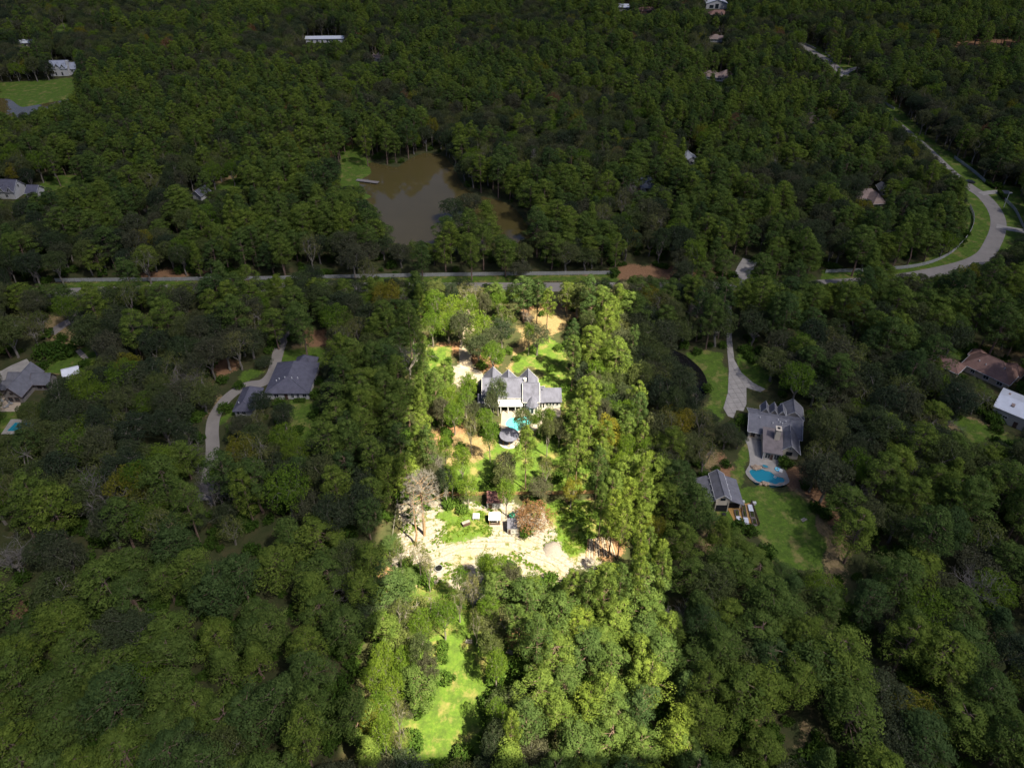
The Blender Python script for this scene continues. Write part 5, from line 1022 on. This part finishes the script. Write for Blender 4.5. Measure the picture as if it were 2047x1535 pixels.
for shrink in (1.0, .72, .5, .34):                 # a tree that would hide something is tried again as a smaller one
    zc = np.array([BASE_C[k] for k in kinds]) * sz * shrink; sh = shrink ** .6; rad = np.array([BASE_R[k] for k in kinds]) * sx * sh
    cxp, cyp = PJ(cand[:, 0], cand[:, 1], zc); ppm = FPX / (cand[:, 1] * cp + (CAM_H - zc) * sp); rpx = rad * ppm * .9; vpx = rpx * .95
    mx_, my_ = PJ(cand[:, 0], cand[:, 1], zc * .5); fail = np.zeros(NC, bool)
    for p in SEE:
        xs = [q[0] for q in p]; ys = [q[1] for q in p]; m_ = todo & (cxp > min(xs) - 90) & (cxp < max(xs) + 90) & (cyp > min(ys) - 90) & (cyp < max(ys) + 160)
        i_ = np.where(m_)[0]
        if not len(i_): continue
        bad = np.zeros(len(i_), bool)
        for dx, dy in tests: bad |= inside(cxp[i_] + dx * rpx[i_], cyp[i_] + dy * vpx[i_], p)
        bad |= inside(bx[i_], by[i_], p) | inside(mx_[i_], my_[i_], p); fail[i_[bad]] = True
    good = todo & ~fail; sz = np.where(good, sz * shrink, sz); sx = np.where(good, sx * sh, sx); todo &= fail
ok &= ~todo
# in the open parts of the sunlit lot and other clearings only the hand-placed trees stand
OPEN = [Wp([(855,580),(1150,590),(1150,870),(1200,985),(830,985),(830,800)]), Wp([(1365,700),(1535,700),(1535,830),(1395,830)])]
for p in OPEN: ok &= ~inside(cand[:, 0], cand[:, 1], p)
for i in np.where(ok)[0]: TREES.append([str(kinds[i]), rnd.randrange(len(PROTO[kinds[i]])), cand[i, 0], cand[i, 1], sx[i], sz[i], u3[i] * 6.283, None])
# understorey bushes
bY = 50 + 360 * rr.rand(3200) ** 1.3; bX = (rr.rand(3200) * 2 - 1) * (.68 * bY + 45); bqx, bqy = PJ(bX, bY, .8); bok = np.ones(3200, bool)
for p in SEE: bok &= ~inside(bqx, bqy, p)
for p in KEEP: bok &= ~inside(bX, bY, p)
for X, Y in zip(bX[bok], bY[bok]):
    s = rnd.uniform(.7, 1.7); TREES.append(['shrub', rnd.randrange(2), X, Y, s, s, rnd.uniform(0, 6.28), None])
# the 300 largest of each kind in view are things of their own, the rest is the wood behind and between
def psize(t_):
    z = BASE_C[t_[0]] * t_[5]; x, y_ = PJ(t_[2], t_[3], z); r_ = BASE_R[t_[0]] * t_[4] * FPX / (t_[3] * cp + (CAM_H - z) * sp)
    return (r_, x, y_) if -r_ * .6 < x < 2047 + r_ * .6 and -r_ * .6 < y_ < 1535 + r_ * .6 else (0, x, y_)
FAM = dict(pine='pine', tallpine='pine', rustpine='pine', oak='leafy', lime='leafy', yellow='leafy', sparse='leafy', brown='leafy', shrub='shrub', deadpine='dead', trunk='dead', greypine='dead', snag='dead')
NAME = dict(pine='pine_tree', tallpine='pine_tree', rustpine='pine_tree', oak='oak_tree', lime='leafy_tree', yellow='leafy_tree', sparse='leafy_tree', brown='leafy_tree', shrub='bush', deadpine='dead_tree', trunk='dead_tree', greypine='dead_tree', snag='dead_tree')
WORD = dict(pine='round-topped green pine', tallpine='pointed dark green pine', rustpine='rusty pine', oak='dense green oak', lime='bright green leafy tree', yellow='yellowish leafy tree', sparse='thin-leaved grey-green tree', brown='brownish drying tree', shrub='low green bush', snag='bare grey tree')
GRP = dict(pine='living pines of the wood', leafy='broadleaved trees of the wood', shrub='bushes under the trees', dead='bare dead trees')
CAT = dict(pine='tree', leafy='tree', shrub='bush', dead='tree')
LAND = [((1040, 780), 'turreted white house'), ((1015, 870), 'round pavilion'), ((877, 1138), 'stock tank'), ((845, 1010), 'dead pine on the sand'), ((1550, 865), 'chimney house'), ((1535, 950), 'deep blue pool'), ((1447, 975), 'monitor-roofed barn'), ((1570, 1060), 'right lawn'),
 ((590, 760), 'slate hip-roofed house'), ((480, 805), 'left drive garage'), ((860, 400), 'brown pond'), ((1400, 760), 'dark curved pond'), ((1980, 440), 'road bend'), ((2020, 825), 'white metal building'), ((1975, 735), 'reddish-brown house'), ((50, 760), 'lodge with terrace'), ((35, 855), 'small rectangular pool'),
 ((1106, 1098), 'gravel heap'), ((990, 1000), 'rust-roofed shed'), ((1210, 1095), 'tilled bed'), ((415, 1005), 'left sandy patch'), ((45, 1210), 'bare patch at the left edge'), ((910, 1400), 'grass strip of the lower lot'), ((590, 1090), 'pale patch in the left wood'), ((1820, 1195), 'pale patch in the right wood'),
 ((0, 1535), 'lower left picture corner'), ((2047, 1535), 'lower right picture corner'), ((705, 1512), 'lower left lot corner'), ((1405, 1503), 'lower right lot corner'), ((1055, 1535), 'middle of the bottom edge'), ((350, 1535), 'bottom edge, a sixth across'), ((1730, 1535), 'bottom edge, five sixths across'),
 ((1055, 1300), 'middle of the lower lot'), ((200, 1300), 'middle of the lower left wood'), ((500, 1300), 'wood left of the lower lot'), ((1600, 1300), 'wood right of the lower lot'), ((1900, 1350), 'lower right wood'), ((0, 1000), 'left picture edge, two thirds down'), ((2047, 1000), 'right picture edge, two thirds down'), ((250, 900), 'wood below the bare silvery tree'), ((1290, 560), 'upper right lot corner'), ((850, 567), 'upper left lot corner'),
 ((110, 563), 'left end of the white fence'), ((560, 620), 'top of the left drive'), ((1455, 620), 'top of the slab drive'), ((1700, 800), 'wood between chimney house and brown roofs'), ((1330, 870), 'right side of the lot'), ((780, 870), 'left side of the lot'), ((1490, 540), 'gate drive'), ((1250, 760), 'tree belt right of the white house')]
ORD = ['nearest', 'second nearest', 'third nearest', 'fourth nearest', 'fifth nearest', 'sixth nearest', 'seventh nearest', 'eighth nearest', 'ninth nearest', 'tenth nearest', 'eleventh nearest', 'twelfth nearest', 'thirteenth nearest', 'fourteenth nearest', 'fifteenth nearest', 'sixteenth nearest']
DIRS = ['right of', 'below right of', 'below', 'below left of', 'left of', 'above left of', 'above', 'above right of']
inf = [psize(t_) for t_ in TREES]; singles = set()
for fam in ('pine', 'leafy', 'shrub', 'dead'):
    ids = [i for i, t_ in enumerate(TREES) if FAM[t_[0]] == fam and inf[i][0] > 0]
    if fam == 'shrub': ids = [i for i in ids if TREES[i][7]]
    ids.sort(key=lambda i: (-(1000 if TREES[i][7] else 0) - inf[i][0])); singles |= set(ids[:300 if fam != 'dead' else 60])
LAB = {}; slots = {}
for i in singles:
    if isinstance(TREES[i][7], str): LAB[i] = TREES[i][7]; continue
    r_, x, y_ = inf[i]; (lx, ly), nm_ = min(LAND, key=lambda q: (q[0][0] - x) ** 2 + (q[0][1] - y_) ** 2)
    slots.setdefault((WORD[TREES[i][0]], DIRS[round(math.atan2(y_ - ly, x - lx) / (math.pi / 4)) % 8], nm_), []).append((math.hypot(x - lx, y_ - ly), i))
for (wd_, di, nm_), l in slots.items():
    for n, (d_, i) in enumerate(sorted(l)): LAB[i] = f"{wd_}, {ORD[min(n, 15)]} {di} the {nm_}" if len(l) > 1 else f"{wd_} {di} the {nm_}"
SRC = {}
for i in sorted(singles):
    k, v, X, Y, sx_, sz_, rot, hnd = TREES[i]; r_, x, y_ = inf[i]
    lab = LAB[i]
    o = empty(NAME[k], (X, Y, 0), rot, lab, CAT[FAM[k]], GRP[FAM[k]]); o.scale = (sx_, sx_, sz_)
    tm, cm, H_ = PROTO[k][v]; a = link_mesh('trunk', tm, o); b2 = link_mesh('twigs' if FAM[k] == 'dead' else 'crown', cm, o); SRC.setdefault((k, v), (a, b2))
rest = [i for i in range(len(TREES)) if i not in singles]
keys = sorted({(TREES[i][0], TREES[i][1]) for i in rest}); rest = [i for i in rest if (TREES[i][0], TREES[i][1]) in SRC]
print('TREES', len(TREES), 'single', len(singles), 'rest', len(rest), 'missing', [k for k in keys if k not in SRC])
fm = bpy.data.meshes.new('woodland'); fm.from_pydata([(TREES[i][2], TREES[i][3], 0) for i in rest], [], [])
kid = {k: n for n, k in enumerate(sorted(SRC))}
a = fm.attributes.new('sort', 'INT', 'POINT'); a.data.foreach_set('value', [kid[(TREES[i][0], TREES[i][1])] for i in rest])
a = fm.attributes.new('size', 'FLOAT_VECTOR', 'POINT'); a.data.foreach_set('vector', np.array([(TREES[i][4], TREES[i][4], TREES[i][5]) for i in rest]).ravel())
a = fm.attributes.new('turn', 'FLOAT_VECTOR', 'POINT'); a.data.foreach_set('vector', np.array([(0, 0, TREES[i][6]) for i in rest]).ravel())
a = fm.attributes.new('hue', 'FLOAT', 'POINT'); a.data.foreach_set('value', [rnd.random() for i in rest])
fo = link_mesh('woodland', fm); tag(fo, 'dense mixed wood of green pines and darker oaks filling the distance', None, None, 'stuff')
ng = bpy.data.node_groups.new('scatter_trees', 'GeometryNodeTree')
ng.interface.new_socket('Geometry', in_out='INPUT', socket_type='NodeSocketGeometry'); ng.interface.new_socket('Geometry', in_out='OUTPUT', socket_type='NodeSocketGeometry')
gi = ng.nodes.new('NodeGroupInput'); go = ng.nodes.new('NodeGroupOutput'); jn = ng.nodes.new('GeometryNodeJoinGeometry')
def named(nm, ty):
    n = ng.nodes.new('GeometryNodeInputNamedAttribute'); n.data_type = ty; n.inputs[0].default_value = nm; return n.outputs[0]
a_s, a_z, a_t = named('sort', 'INT'), named('size', 'FLOAT_VECTOR'), named('turn', 'FLOAT_VECTOR')
for k, n in kid.items():
    cmp_ = ng.nodes.new('FunctionNodeCompare'); cmp_.data_type = 'INT'; cmp_.operation = 'EQUAL'
    ng.links.new(a_s, cmp_.inputs[2]); cmp_.inputs[3].default_value = n
    jj = ng.nodes.new('GeometryNodeJoinGeometry')
    for part in SRC[k]:
        oi = ng.nodes.new('GeometryNodeObjectInfo'); oi.transform_space = 'ORIGINAL'; oi.inputs['Object'].default_value = part; ng.links.new(oi.outputs['Geometry'], jj.inputs[0])
    iop = ng.nodes.new('GeometryNodeInstanceOnPoints')
    ng.links.new(gi.outputs[0], iop.inputs['Points']); ng.links.new(cmp_.outputs[0], iop.inputs['Selection']); ng.links.new(jj.outputs[0], iop.inputs['Instance'])
    ng.links.new(a_t, iop.inputs['Rotation']); ng.links.new(a_z, iop.inputs['Scale']); ng.links.new(iop.outputs[0], jn.inputs[0])
ng.links.new(jn.outputs[0], go.inputs[0])
fo.modifiers.new('scatter', 'NODES').node_group = ng

# ------------------------------------------------------------------ weeds on the sand and lawn edges
wb_, wt_ = MB(), []
r2 = random.Random(5)
spx = [(x, y_) for x, y_ in [(r2.uniform(800, 1180), r2.uniform(1000, 1190)) for _ in range(2600)]]
for x, y_ in spx:
    if not inside(np.array([x]), np.array([y_]), SEE[0])[0]: continue
    X, Y = W(x, y_); dens = vnoise(np.array([X + 300.]), np.array([Y]), 5.0, 21)[0] * .7 + vnoise(np.array([X + 300.]), np.array([Y]), 1.7, 22)[0] * .3
    green = (x < 985 and y_ < 1085 and x > 870) or (x > 1095 and y_ < 1110)
    if dens < (.38 if green else .56): continue
    for _ in range(r2.randint(5, 12)):
        a = r2.uniform(0, 6.28); d = r2.uniform(0, .45); leaf(wb_, Vector((X + d * math.cos(a), Y + d * math.sin(a), r2.uniform(.06, .22))), Vector((r2.gauss(0, .8), r2.gauss(0, .8), 1)), .21, r2); wt_.append(r2.random())
wo = leaf_object('weeds', wb_, wt_, M['grass'], None); tag(wo, 'green weeds scattered over the pale sand yard', None, None, 'stuff')

# ------------------------------------------------------------------ added unseen tinted sheet that shades all but the lot; sun passes its gap
CZ = 195.0
gap = []
for x, y_, h_ in ((851, 566, 10), (1251, 566, 14), (1400, 1505, 13), (707, 1511, 9)):
    X, Y = W(x, y_, h_); gap.append((X + SUN.x / SUN.z * (CZ - h_), Y + SUN.y / SUN.z * (CZ - h_)))
m, t, b = nt('shade_sheet_tint'); out = t.nodes['Material Output']
tb = N(t, 'ShaderNodeBsdfTransparent'); dn = nz(t, .004, 4)
t.links.new(ramp(t, dn, [(0.3, (.305, .315, .365)), (.7, (.345, .355, .405))]), tb.inputs[0]); t.links.new(tb.outputs[0], out.inputs[0])
S_ = 2600; outer = [(-S_, -S_), (S_, -S_), (S_, S_), (-S_, S_)]
for nm_, z_ in (('cloud', CZ), ): 
    cl = tri_sheet(nm_, [outer, gap], z_, m, None, 18.0); tag(cl, kind='structure')
    for v_ in cl.data.vertices:                    # the sides of the gap lean with the sunbeams
        if v_.co.z < z_ - 1 and abs(v_.co.x) < S_ - 1: v_.co.x -= 18 * SUN.x / SUN.z; v_.co.y -= 18 * SUN.y / SUN.z
